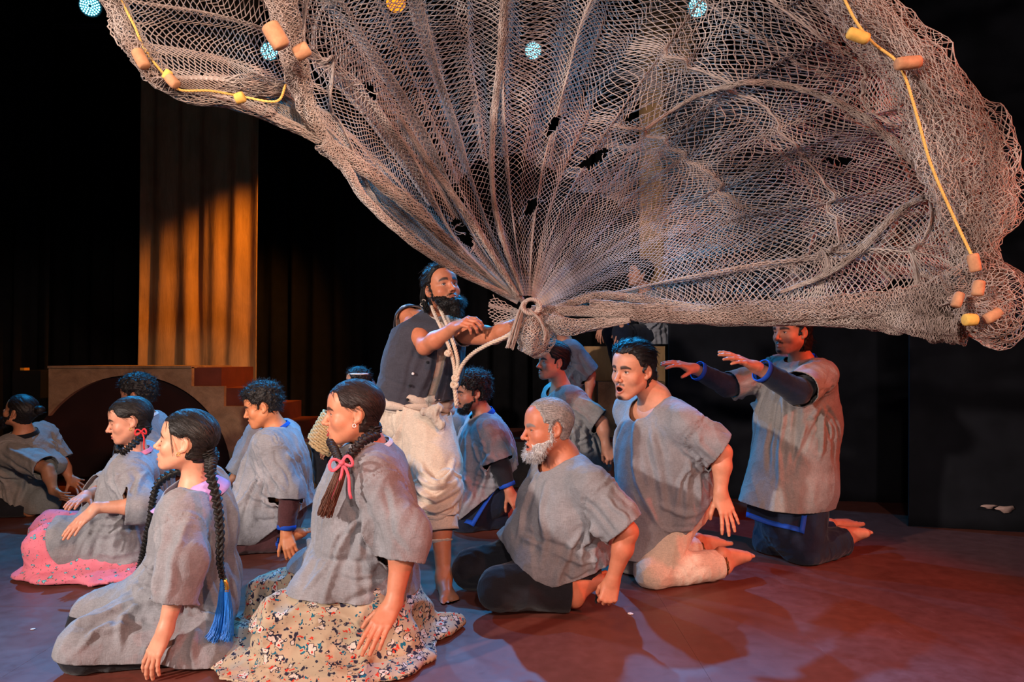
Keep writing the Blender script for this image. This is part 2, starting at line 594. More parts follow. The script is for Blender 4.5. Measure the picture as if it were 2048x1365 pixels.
def head_colors(V, g, skin, haircol):
    C = np.tile(np.array(skin, float), (len(V), 1))
    x, y, z = V.T; ax = np.abs(x)
    fem = g.get('fem', 0); mo = g.get('mouth', 0.0)
    def blend(mask, c):
        nonlocal C
        C = C * (1 - mask[:, None]) + np.asarray(c)[None] * mask[:, None]
    n1 = vnoise(V * 90)
    # warmer nose, cheeks, ears
    red = np.array(skin) * (1.05, .80, .76)
    blend(.45 * np.exp(-((ax - .045) ** 2 + (y - .075) ** 2 + (z + .025) ** 2) / .022 ** 2), red)
    blend(.4 * np.exp(-(x ** 2 + (y - .112) ** 2 + (z + .03) ** 2) / .014 ** 2), red)
    # skin tinted darker round the eyelids
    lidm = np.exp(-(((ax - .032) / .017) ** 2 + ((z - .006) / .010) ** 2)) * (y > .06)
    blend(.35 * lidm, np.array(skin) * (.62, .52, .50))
    # stubble
    st = g.get('stubble', 0.0)
    if st:
        m = sstep(-z, .035, .06) * sstep(y + .35 * ax, .005, .04) * (z > -.125)
        m = np.maximum(m, (np.abs(x) < .03) * (z < -.045) * (y > .08)) * sstep(-z, .04, .05)
        blend(st * m * (.7 + .3 * n1), np.array(haircol) * 1.3)
    # brows
    bz = .026 + .004 * g.get('browup', 0) - 10 * (ax - .032) ** 2 - .10 * np.maximum(ax - .04, 0) + g.get('frown', 0) * (ax - .03) * .25
    th = .0030 + .0022 * (1 - sstep(ax, .03, .055))
    th = th * (1.15 if fem else 1.35)
    m = (1 - sstep(np.abs(z - bz), th * .7, th * 1.5)) * sstep(ax, .010, .014) * (1 - sstep(ax, .052, .058)) * (y > .04)
    blend(.92 * m, np.array(haircol) * .8)
    # eyeballs
    op = g.get('eyes', .6)
    for s in (-1, 1):
        c = V3(s * .0315, .0755, .0045)
        q = V - c; r = np.linalg.norm(q, axis=1)
        inn = (r < .0135) & (q[:, 1] > .002)
        el = np.degrees(np.arctan2(q[:, 2], q[:, 1]))
        vis = inn & (el < -30 + 66 * op) & (el > -31)
        m = vis.astype(float)
        blend(m, (.62, .58, .55))
        gd = nrm(V3(g.get('gazex', 0.0), 1, g.get('gazez', 0.0)))
        ang = np.degrees(np.arccos(np.clip(q @ gd / (r + 1e-9), -1, 1)))
        blend(m * (1 - sstep(ang, 22, 32)), (.025, .012, .008))
        # lash line
        edge = np.abs(el - (-30 + 66 * op)) < 13
        lm = (r < .0165) & (q[:, 1] > .001) & edge & (np.abs(q[:, 0]) < .0145)
        blend(lm * (.85 if fem else .6), (.02, .013, .012))
        if op < .1:
            pass
    # lips
    mz = -.0662 - mo * .45
    half = .0235 if fem else .0225
    lt = .0085 * (1 - (ax / half) ** 2).clip(0, 1)
    up = (z > mz) * (z < mz + lt + mo * .55)
    lo = (z <= mz) * (z > mz - lt * 1.35 - mo * .62)
    m = ((up | (lo > 0)) * (ax < half) * (y > .082)).astype(float)
    blend(.8 * m, g.get('lip', tuple(np.array(skin) * (.82, .52, .52))))
    if mo > .004:
        inside = (((x / .017) ** 2 + ((z - mz) / (.003 + mo * .45)) ** 2) < 1) & (y < .0965) & (y > .05)
        blend(inside.astype(float), (.03, .008, .008))
        te = inside & (z > -.066) & (y > .08)
        blend(te * .8, (.55, .5, .45))
    # moustache
    if g.get('must', 0):
        mm = (1 - sstep(np.abs(z + .050 + 4 * ax ** 2 * 2.2), .0035, .0075)) * (1 - sstep(ax, .022, .028)) * (y > .08) * sstep(ax, .001, .005)
        blend(g['must'] * mm, np.array(haircol))
    if g.get('goatee', 0):
        mm = np.exp(-((x / .020) ** 2 + ((z + .100 + mo * .8) / .012) ** 2) ** 2) * (y > .05)
        blend(g['goatee'] * mm, np.array(haircol))
    return np.clip(C, 0, 1)

def hair_field(g, V):
    """>0 where hair grows on the scalp: front hairline, temples, round the ears, nape (head space)"""
    x, y, z = V.T; ax = np.abs(x)
    hl = g.get('hairline', .078) - .010           # height of the front hairline
    front = z - hl + .9 * (y - .075) * 0
    c1 = (z - (hl - 1.15 * np.maximum(.068 - y, 0) * g.get('temple', 1.7)))         # rises to the forehead, drops behind the temple
    c1 = np.where(y > .0, c1, np.maximum(c1, .03))
    side = np.where((y > -.012), z - (.034 - .6 * np.maximum(.030 - y, 0) * 0), 1)
    burn = -np.maximum(np.abs(y - .014) - .012, -(z + g.get('burnz', .008)))                     # sideburn strip
    c2 = np.where(y > -.016, np.maximum(z - .026 - .25 * np.maximum(y - .02, 0), np.where(g.get('burns', 1), burn, -1)), .03)
    # ear hole
    ear = np.sqrt((y + .010) ** 2 + ((z + .001) * .72) ** 2) - .0215
    ear = np.where(ax > .05, ear, .03)
    nape = z + g.get('nape', .055) + .25 * np.maximum(-y - .02, 0) * 0
    nape = np.where(y < -.0, nape, .03)
    c = np.minimum.reduce([c1, c2, nape, np.where(g.get('overear', 0), .03, ear)])
    return c

def make_hair(g, vox):
    sk = skull_prims(g) + [cap((0, -.030, -.04), (0, -.045, -.10), .046, .044, .03)]
    T = g.get('hairT', .012); extra = g.get('hairx', [])
    fr = g.get('curl', 0); grain = g.get('grain', V3(0, -1, -.4))
    ragged = g.get('ragged', .006)
    a = nrm(grain)
    def comb(P):
        # strand grooves: noise stretched along the grain, bent round the head
        r = P - V3(0, -.01, .03)
        rad = np.linalg.norm(r, axis=1)
        t = r @ a
        perp = r - t[:, None] * a
        Q = perp * 130 / 1.0 + (t * 9)[:, None] * a
        return Q
    def fn(P):
        P = np.asarray(P, np.float32)
        d = sdf(sk, P)
        c = hair_field(g, P) + ragged * vnoise(P * 120) 
        t = -.007 + (T + .007) * sstep(c, -.004, g.get('taper', .013))
        top = g.get('volume', 0.0)
        if top:
            t = t + top * sstep(P[:, 2], .05, .12) * sstep(c, 0, .03)
        if fr:
            n = vnoise(P * g.get('curlf', 75)) + .5 * vnoise(P * 160)
            t = t + fr * n * sstep(c, -.004, .02)
        else:
            t = t + g.get('groove', .0022) * vnoise(comb(P)) * sstep(c, .0, .02)
        t = t - .045 * sstep(-P[:, 2], g.get('nape', .055) + .006, g.get('nape', .055) + .03)
        d = d - t
        if extra:
            e = sdf(extra, P)
            if fr:
                e = e - fr * (vnoise(P * g.get('curlf', 75)) + .5 * vnoise(P * 160))
            else:
                e = e - g.get('groove', .0022) * vnoise(comb(P))
            k = .012
            h = np.maximum(k - np.abs(d - e), 0) / k
            d = np.minimum(d, e) - h * h * k * .25
        return d
    lo, hi = bounds(sk + extra, .03 + T)
    lo[2] = max(lo[2], -.2) if not extra else lo[2]
    return mesh_sdf(fn, lo, hi, vox)

def make_beard(g, vox):
    """full beard: grows from the jaw and chin, moustache included"""
    L = g['beard']; mo = g.get('mouth', 0)
    P0 = head_prims(dict(g, eyes=.5), g.get('_nkl', (0, -.04, -.17)))
    fr = g.get('beardcurl', .0025)
    def fn(P):
        P = np.asarray(P, np.float32)
        x, y, z = P.T; ax = np.abs(x)
        d = sdf(P0, P)
        line = -.030 - .35 * (y - .02) - .15 * np.maximum(.05 - ax, 0)      # cheek line
        c = line - z
        c = np.minimum(c, z + .125 + mo * .5)
        c = np.minimum(c, (y - .004 + .55 * np.minimum(z + .035, 0)))                     # stops before the ear
        must = .0075 - np.abs(z + .050 + 9 * ax ** 2) + 0 * x
        must = np.where((y > .08) & (ax < .032), must, -1)
        lipgap = np.sqrt((ax / .0235) ** 2 + ((z + .0665 + mo * .45) / (.0105 + mo)) ** 2) - 1
        lipgap = np.where(y > .075, lipgap * .01, .03)
        c = np.maximum(np.minimum(c, lipgap), must)
        sideb = np.minimum(.012 - np.abs(y - .012), np.minimum(.035 - z, z + .06)) + np.where(ax > .05, 0, -1)
        c = np.maximum(c, sideb)
        c = c + .004 * vnoise(P * 130)
        t = -.006 + (L * (.35 + .65 * sstep(-z, .05, .10)) + .006) * sstep(c, -.003, .016)
        t = t + fr * (vnoise(P * 150) + .6 * vnoise(P * 300))
        t = t - .02 * sstep(-c, .004, .02)
        return d - np.where((z > -.15) & (z < .05), t, -.01)
    prim = g.get('beardx', [])
    if prim:
        f0 = fn
        def fn(P):
            e = sdf(prim, P) - fr * (vnoise(np.asarray(P) * 120) * 1.4 + vnoise(np.asarray(P) * 260))
            d = f0(P); k = .015
            h = np.maximum(k - np.abs(d - e), 0) / k
            return np.minimum(d, e) - h * h * k * .25
    return mesh_sdf(fn, V3(-.1, -.06, -.22), V3(.1, .16, .06), vox)

# ---- hands: local frame x = across (thumb side +), y = towards fingertips, z = back of the hand
FING = [(.028, .092, (.043, .027, .021)), (.009, .096, (.048, .030, .022)), (-.010, .091, (.044, .028, .021)), (-.028, .082, (.035, .021, .019))]
def hand_prims(curl=.3, spread=.12, thumb=.5, s=1.0, thumbcurl=.3):
    """curl 0 flat .. 1 fist (or 4 values); built round the wrist at the origin"""
    cs = [curl] * 4 if np.isscalar(curl) else list(curl)
    P = []
    for (x, L, ph), c in zip(FING, cs):
        P.append(cap(V3(x * .62, .012, 0) * s, V3(x, L - .004, 0) * s, .0135 * s, .0098 * s, .014 * s))
    P.append(ell(V3(.002, .052, -.004) * s, V3(.036, .046, .0135) * s, .012 * s))
    P.append(ell(V3(.022, .036, -.010) * s, V3(.015, .030, .013) * s, .012 * s))
    for i, ((x, L, ph), c) in enumerate(zip(FING, cs)):
        a = (1.5 - i) * spread
        p = V3(x, L - .002, 0); ang = 0.0
        r = (.0092, .0085, .0078, .0066) if i < 3 else (.0082, .0074, .0068, .006)
        for j, l in enumerate(ph):
            ang += c * (1.35, 1.65, 1.1)[j]
            dirn = V3(math.sin(a) * math.cos(ang), math.cos(a) * math.cos(ang), -math.sin(ang))
            q = p + dirn * l
            P.append(cap(p * s, q * s, r[j] * s, r[j + 1] * s, .004 * s if j else .007 * s))
            p = q
    a0 = V3(.020, .018, -.008); t1 = .45 + .55 * thumb
    d1 = nrm(V3(math.sin(t1), math.cos(t1), -.25 - .3 * thumbcurl)); p1 = a0 + d1 * .045
    d2 = nrm(V3(math.sin(t1 - thumbcurl * .5), math.cos(t1 - thumbcurl * .5), -.25 - .6 * thumbcurl)); p2 = p1 + d2 * .034
    d3 = nrm(V3(math.sin(t1 - thumbcurl * 1.2), math.cos(t1 - thumbcurl * 1.2), -.25 - .9 * thumbcurl)); p3 = p2 + d3 * .026
    P += [cap(a0 * s, p1 * s, .0135 * s, .0105 * s, .010 * s), cap(p1 * s, p2 * s, .0105 * s, .0095 * s, .004 * s), cap(p2 * s, p3 * s, .0092 * s, .0075 * s, .004 * s)]
    return P

def xform(prims, R, o):
    """R columns = local axes in world; returns prims in world space"""
    out = []
    R = np.asarray(R, float); o = np.asarray(o, float)
    for p in prims:
        if p[0] == 'c':
            out.append(cap(R @ p[1] + o, R @ p[2] + o, p[3], p[4], p[5], p[6]))
        else:
            Rr = R if p[3] is None else R @ p[3]
            out.append(ell(R @ p[1] + o, p[2], p[5], Rr, p[6]))
    return out

def frame(fwd, up):
    """columns: side (fwd x up), fwd, up"""
    f = nrm(fwd); u = nrm(up - f * (np.asarray(up) @ f)); x = np.cross(f, u)
    return np.stack([x, f, u], 1)

def arm_prims(sh, elb, wr, hdir, back, left, s, hand, thick=1.0):
    """shoulder-elbow-wrist-hand of one arm; back = direction the back of the hand faces"""
    t = s * thick
    P = [cap(sh, elb, .050 * t, .040 * t, .02), cap(sh + (elb - sh) * .25, sh + (elb - sh) * .7, .047 * t, .043 * t, .02),
         cap(elb, elb + (wr - elb) * .35, .037 * t, .041 * t, .02), cap(elb + (wr - elb) * .35, wr, .040 * t, .0255 * t, .02)]
    R = frame(hdir, back)                    # x = fwd x up : right-hand side of the hand seen from its back
    if not left:
        R = R * np.array([-1, 1, 1])
    hp = hand_prims(s=s, **hand)
    P.append(cap(wr, wr + nrm(hdir) * .02 * s, .026 * t, .024 * s, .02))
    P += xform(hp, R, wr)
    return P

def nails(V, C, R, o, s): return C

def foot_prims(ank, toe, up, s, left=True):
    """ankle to toes; sole faces -up"""
    f = nrm(toe - ank); R = frame(f, up)
    if left: R = R * np.array([-1, 1, 1])
    L = [cap((0, 0, .02), (0, -.028, -.042), .036, .030, .02),
         cap((0, -.03, -.045), (.012, .125, -.050), .028, .023, .025),
         cap((0, .0, .0), (-.004, .10, -.030), .035, .024, .03),
         cap((.0, .03, -.045), (.030, .118, -.053), .022, .020, .02),
         cap((0, .03, -.045), (-.022, .128, -.052), .022, .020, .02)]
    for i, (x, l, r) in enumerate(((-.030, .176, .0125), (-.008, .178, .0092), (.009, .171, .0086), (.025, .162, .0082), (.039, .148, .008))):
        L.append(cap((x * .8, .118, -.050), (x, l - .028, -.054), r * 1.15, r, .008))
        L.append(cap((x, l - .028, -.054), (x * 1.02, l, -.060), r, r * .95, .002))
    L2 = []
    for p in L:
        L2.append(cap(p[1] * s, p[2] * s, p[3] * s, p[4] * s, p[5] * s))
    return xform(L2, R, ank)

def strands(V, Q, n, dirfn, length, rad, seed=0, segs=5, curl=0.0, lift=.001, keep=None, jitter=.25, proj=None):
    """fine locks laid along a hair surface; dirfn(P, N) gives the comb direction"""
    rs = np.random.RandomState(seed)
    N = vnormals(V, Q)
    cand = np.arange(len(V)) if keep is None else np.nonzero(keep(V))[0]
    if not len(cand): return None
    idx = cand[rs.randint(0, len(cand), n)]
    P = V[idx].copy(); D0 = N[idx]
    pts = [P - D0 * .002]
    ph = rs.rand(n) * 6.28
    jit = rs.normal(0, jitter, (n, 3))
    for k in range(segs):
        d = dirfn(P, D0) + jit
        d = d / (np.linalg.norm(d, axis=1, keepdims=True) + 1e-9)
        if curl:
            s1 = np.cross(d, D0)
            a = ph + k * 2.2
            d = d + curl * (np.cos(a)[:, None] * s1 + np.sin(a)[:, None] * D0)
        P = P + d * (length * rs.uniform(.6, 1.2, n) / segs)[:, None]
        if proj is not None: P = proj(P)
        pts.append(P + D0 * lift)
    pts = np.stack(pts, 1)                       # n, segs+1, 3
    m = segs + 1
    T = np.gradient(pts, axis=1); T /= np.linalg.norm(T, axis=2, keepdims=True) + 1e-9
    A = np.cross(T, D0[:, None]); A /= np.linalg.norm(A, axis=2, keepdims=True) + 1e-9
    B = np.cross(T, A)
    rr = rad * np.linspace(1, .35, m)[None, :, None, None]
    th = np.arange(3) * 2 * math.pi / 3
    R = pts[:, :, None] + rr * (np.cos(th)[None, None, :, None] * A[:, :, None] + np.sin(th)[None, None, :, None] * B[:, :, None])
    base = (np.arange(n) * m * 3)[:, None, None]
    i = (np.arange(m - 1) * 3)[None, :, None]; j = np.arange(3)[None, None]; j2 = (j + 1) % 3
    F = np.stack([base + i + j, base + i + j2, base + i + 3 + j2, base + i + 3 + j], -1).reshape(-1, 4)
    return R.reshape(-1, 3), F
# ---------------------------------------------------------------- people: the figure builder
UP = V3(0, 0, 1)
def facing(yaw, pitch=0, roll=0):
    """yaw 0 looks to stage right (image left), 90 at the audience; columns right, forward, up"""
    a, b = math.radians(yaw), math.radians(pitch)
    f = V3(-math.cos(a) * math.cos(b), -math.sin(a) * math.cos(b), math.sin(b))
    r = nrm(np.cross(f, UP)); u = np.cross(r, f)
    c, q = math.cos(math.radians(roll)), math.sin(math.radians(roll))
    r, u = r * c + u * q, u * c - r * q
    return np.stack([r, f, u], 1)

def fold_disp(P, flow, amp, f1=11.0, f2=2.2, crumple=.0030, seed=0.0):
    flow = np.asarray(flow, np.float32)
    if flow.ndim == 1: flow = np.tile(nrm(flow), (len(P), 1))
    P = P - P.mean(0) + 1.3
    W = P + .03 * np.stack([vnoise(P * 5 + seed), vnoise(P * 5 + 17 + seed), vnoise(P * 5 + 31 + seed)], 1)
    W0 = W - 1.3
    t = np.einsum('ij,ij->i', W0, flow)
    Q = (W0 - t[:, None] * flow) * f1 + t[:, None] * flow * f2 + seed
    r = 1 - np.abs(vnoise(Q)); r = r * r
    r2 = 1 - np.abs(vnoise(Q * 2.1 + 9)); r2 = r2 * r2
    c = 1 - np.abs(vnoise(W * 22 + 5 + seed)); c = c * c * c
    return amp * ((r - .45) + .45 * (r2 - .45)) + crumple * (c - .3)

def fold_lines(V, lines, seed):
    """raised creases along curves laid on the surface: lines of (points, width, height)"""
    rs = np.random.RandomState(int(seed * 10) + 1)
    D = np.zeros(len(V)); Vf = V.astype(np.float32)
    for pts, w, h in lines:
        C = crom(np.asarray(pts, float), 9) + rs.normal(0, .010, (9, 3))
        C = np.array([Vf[np.argmin(((Vf - c.astype(np.float32)) ** 2).sum(1))] for c in C])
        C = np.concatenate([C[:1], (C[:-2] + 2 * C[1:-1] + C[2:]) / 4, C[-1:]])
        lo = C.min(0) - 3 * w; hi = C.max(0) + 3 * w
        m = np.nonzero(((Vf > lo) & (Vf < hi)).all(1))[0]
        if not len(m): continue
        P = Vf[m]; best = np.full(len(m), 9.0, np.float32); tt = np.zeros(len(m), np.float32)
        for i in range(8):
            ba = (C[i + 1] - C[i]).astype(np.float32); pa = P - C[i].astype(np.float32)
            t = np.clip(pa @ ba / max(float(ba @ ba), 1e-8), 0, 1)
            d = np.linalg.norm(pa - t[:, None] * ba, axis=1)
            b = d < best; best[b] = d[b]; tt[b] = ((i + t) / 8)[b]
        q = best / w
        D[m] += h * (1 - .9 * q * q) * np.exp(-q * q) * np.clip(1.25 * np.sin(np.clip(tt, .02, .98) * math.pi) ** .6, 0, 1)
    return D

class Fig: pass

def straight(q, dd):
    return len(q) > 1 and float(nrm(q[0][2] - q[0][1]) @ dd) > .5

def cutsleeve(q, P, en, dd):
    """sleeve distance with the last piece ended square at the cuff plane"""
    P = np.asarray(P, np.float32)
    e = np.maximum(sdf1(q[-1], P), (P - en.astype(np.float32)) @ dd.astype(np.float32))
    if len(q) > 1:
        d = sdf(q[:-1], P); k = .04
        if straight(q, dd): d = np.maximum(d, (P - en.astype(np.float32)) @ dd.astype(np.float32))
        h = np.maximum(k - np.abs(d - e), 0) / k
        e = np.minimum(d, e) - h * h * k * .25
    return e

def person(label, J, s=1.0, yaw=0, head=(0, 0, 0), g=None, skin=(196, 138, 108), hair=(.012, .009, .008),
           hands=None, near=True, feet=True, vox=1.0, thick=1.0, group=None, bare=(1, 1), hs=None):
    """J: joints as (px, py, depth). hands: {'l': (hdir, back, opts), 'r': ...} in world directions"""
    g = dict(g or {}); F = Fig(); F.s = s; F.vox = vox
    j = {k: at(*v) for k, v in J.items()}
    B = facing(yaw); F.B = B; rgt, fwd = B[:, 0], B[:, 1]
    spine = nrm(j['nk'] - j['pv'])
    sh = .165 * s * (.92 if g.get('fem') else 1.0)
    lat = nrm(rgt - spine * (rgt @ spine))
    for k, sg in (('l', -1), ('r', 1)):
        if 's' + k not in j: j['s' + k] = j['nk'] + lat * sg * sh - spine * .072 * s
        if 'h' + k not in j: j['h' + k] = j['pv'] + lat * sg * .09 * s
    F.j = j; F.spine = spine; F.lat = lat; F.fwd = nrm(np.cross(spine, -lat)) if False else nrm(fwd - spine * (fwd @ spine))
    base = V3(j['pv'][0], j['pv'][1], 0)
    F.root = empty('person', base, label, 'person', group)
    sk = np.array(lin(*skin)); F.skin = sk; F.hair = hair
    R = facing(*head); F.R = R; hs = hs or s; F.hs = hs
    nkl = (R.T @ (j['nk'] - j['hd'])) / hs
    g['_nkl'] = nkl
    parts = []
    # head
    hv = (.0024 if vox <= 1 else .0034)
    Vh, Qh = solid(head_prims(g, nkl), hv)
    Ch = head_colors(Vh, g, sk, hair)
    F.toworld = lambda P: np.asarray(P) @ (R * hs).T + j['hd']
    parts.append((F.toworld(Vh), tris(Qh), Ch))
    # torso and legs
    bw = .085 if g.get('fem') else .095
    T = [cap(j['nk'] - spine * .09 * s - lat * .075 * s, j['nk'] - spine * .09 * s + lat * .075 * s, bw * s, bw * s),
         cap(j['nk'] - spine * .14 * s - lat * .05 * s, j['pv'] - lat * .05 * s, bw * s, .095 * s, .05),
         cap(j['nk'] - spine * .14 * s + lat * .05 * s, j['pv'] + lat * .05 * s, bw * s, .095 * s, .05),
         cap(j['sl'], j['sr'], .05 * s, .05 * s, .04)]
    for k in 'lr':
        if 'k' + k in j:
            T.append(cap(j['h' + k], j['k' + k], .082 * s, .055 * s, .03))
            T.append(cap(j['k' + k], j['a' + k], .053 * s, .036 * s, .03))
            T.append(cap(j['k' + k] * .75 + j['a' + k] * .25, j['k' + k] * .55 + j['a' + k] * .45, .054 * s, .05 * s, .03))
    V, Q = solid(T, .010 if vox <= 1 else .014)
    V[:, 2] = np.maximum(V[:, 2], .012)
    parts.append((V, tris(Q), np.tile(sk, (len(V), 1))))
    # arms
    hands = hands or {}
    F.arms = {}
    for k in 'lr':
        if 'e' + k not in j: continue
        hd = hands.get(k, (j['w' + k] - j['e' + k], -fwd + UP * .2, {}))
        hdir = at(*hd[0]) - j['w' + k] if (isinstance(hd[0], tuple) and len(hd[0]) == 3 and abs(hd[0][0]) > 5) else np.asarray(hd[0], float)
        A = arm_prims(j['s' + k], j['e' + k], j['w' + k], nrm(hdir), np.asarray(hd[1], float), k == 'l', s, hd[2] if len(hd) > 2 else {}, thick)
        V, Q = solid(A, .003 if vox <= 1 else .004)
        n1 = vnoise(V * 14)
        C = np.tile(sk, (len(V), 1)) * (1 + .06 * n1[:, None])
        # knuckles / fingertips a little redder
        dw = np.linalg.norm(V - j['w' + k], axis=1)
        m = sstep(dw, .07 * s, .12 * s) * .35
        C = C * (1 - m[:, None]) + C * np.array((1.05, .86, .82)) * m[:, None]
        parts.append((V, tris(Q), C))
        F.arms[k] = A
    # feet
    for k in 'lr':
        if 't' + k in j and 'a' + k in j:
            up = J.get('up' + k)
            d = j['t' + k] - j['a' + k]
            upv = np.asarray(g.get('up' + k, (0, 0, 1)), float)
            A = foot_prims(j['a' + k], j['t' + k], upv, s, k == 'l')
            kn = j['k' + k]
            A.append(cap(j['a' + k], j['a' + k] + (kn - j['a' + k]) * .45, .034 * s, .046 * s, .02))
            V, Q = solid(A, .0034 if vox <= 1 else .0045)
            V[:, 2] = np.maximum(V[:, 2], .002)
            parts.append((V, tris(Q), np.tile(sk, (len(V), 1)) * (1 + .06 * vnoise(V * 16)[:, None])))
    Vb, Qb, Cb = join(parts)
    F.body = mesh_obj('body', Vb, Qb, skin_mat(), F.root, cols=Cb)
    # hair and beard
    hm = hair_mat('hair_%d_%d_%d' % tuple(int(c * 999) for c in hair), hair)
    F.hm = hm
    if not g.get('bald'):
        V, Q = make_hair(g, .003 if vox <= 1 else .004)
        ps = [(F.toworld(V), tris(Q))]
        n = int(g.get('locks', 500 if vox <= 1 else 220))
        if n:
            if g.get('curl'):
                df = lambda P, N: N * .6 + V3(0, -.2, -.2)
                st = strands(V, Q, n * 2, df, .028, .0012, 1, 6, curl=1.1, keep=lambda P: hair_field(g, P) > .002, jitter=.5)
            else:
                gp = g.get('gather'); gr = nrm(g.get('grain', V3(0, -1, -.4)))
                def df(P, N):
                    d = (np.asarray(gp) - P) if gp is not None else np.tile(gr, (len(P), 1))
                    d = d / (np.linalg.norm(d, axis=1, keepdims=True) + 1e-9)
                    r = P - V3(0, -.006, .03); r = r / (np.linalg.norm(r, axis=1, keepdims=True) + 1e-9)
                    return d - r * np.einsum('ij,ij->i', d, r)[:, None]
                skp_ = skull_prims(g) + [cap((0, -.030, -.04), (0, -.045, -.10), .046, .044, .03)] + [q for q in g.get('hairx', [])]
                def proj(P):
                    d = sdf(skp_, P) - g.get('hairT', .012) * .95; e_ = .002
                    n_ = np.stack([sdf(skp_, P + V3(e_, 0, 0)), sdf(skp_, P + V3(0, e_, 0)), sdf(skp_, P + V3(0, 0, e_))], 1) - sdf(skp_, P)[:, None]
                    n_ /= np.linalg.norm(n_, axis=1, keepdims=True) + 1e-9
                    return P - n_ * np.maximum(d - .001, 0)[:, None]
                st = strands(V, Q, n, df, g.get('locklen', .05), .0011, 1, 6, jitter=.12, lift=.0008, keep=lambda P: hair_field(g, P) > .010, proj=None if g.get('volume') else proj)
            if st: ps.append((F.toworld(st[0]), tris(st[1])))
        V, Q = join(ps)
        mesh_obj('hair', V, Q, hm, F.root)
    if g.get('beard'):
        bc = g.get('beardcol', hair)
        bm = hair_mat('hair_%d_%d_%d' % tuple(int(c * 999) for c in bc), bc, .6)
        V, Q = make_beard(g, .003 if vox <= 1 else .004)
        skp = head_prims(dict(g, eyes=.5), nkl)
        out = sdf(skp, V) > .0015
        ps = [(F.toworld(V), tris(Q))]
        st = strands(V, Q, 900 if vox <= 1 else 300, lambda P, N: N * .7 + V3(0, .1, -.7), .016 + g['beard'] * .35, .0008, 2, 4,
                     keep=lambda P: out, jitter=.35, curl=.25)
        if st: ps.append((F.toworld(st[0]), tris(st[1])))
        V, Q = join(ps)
        mesh_obj('beard', V, Q, bm, F.root)
    return F

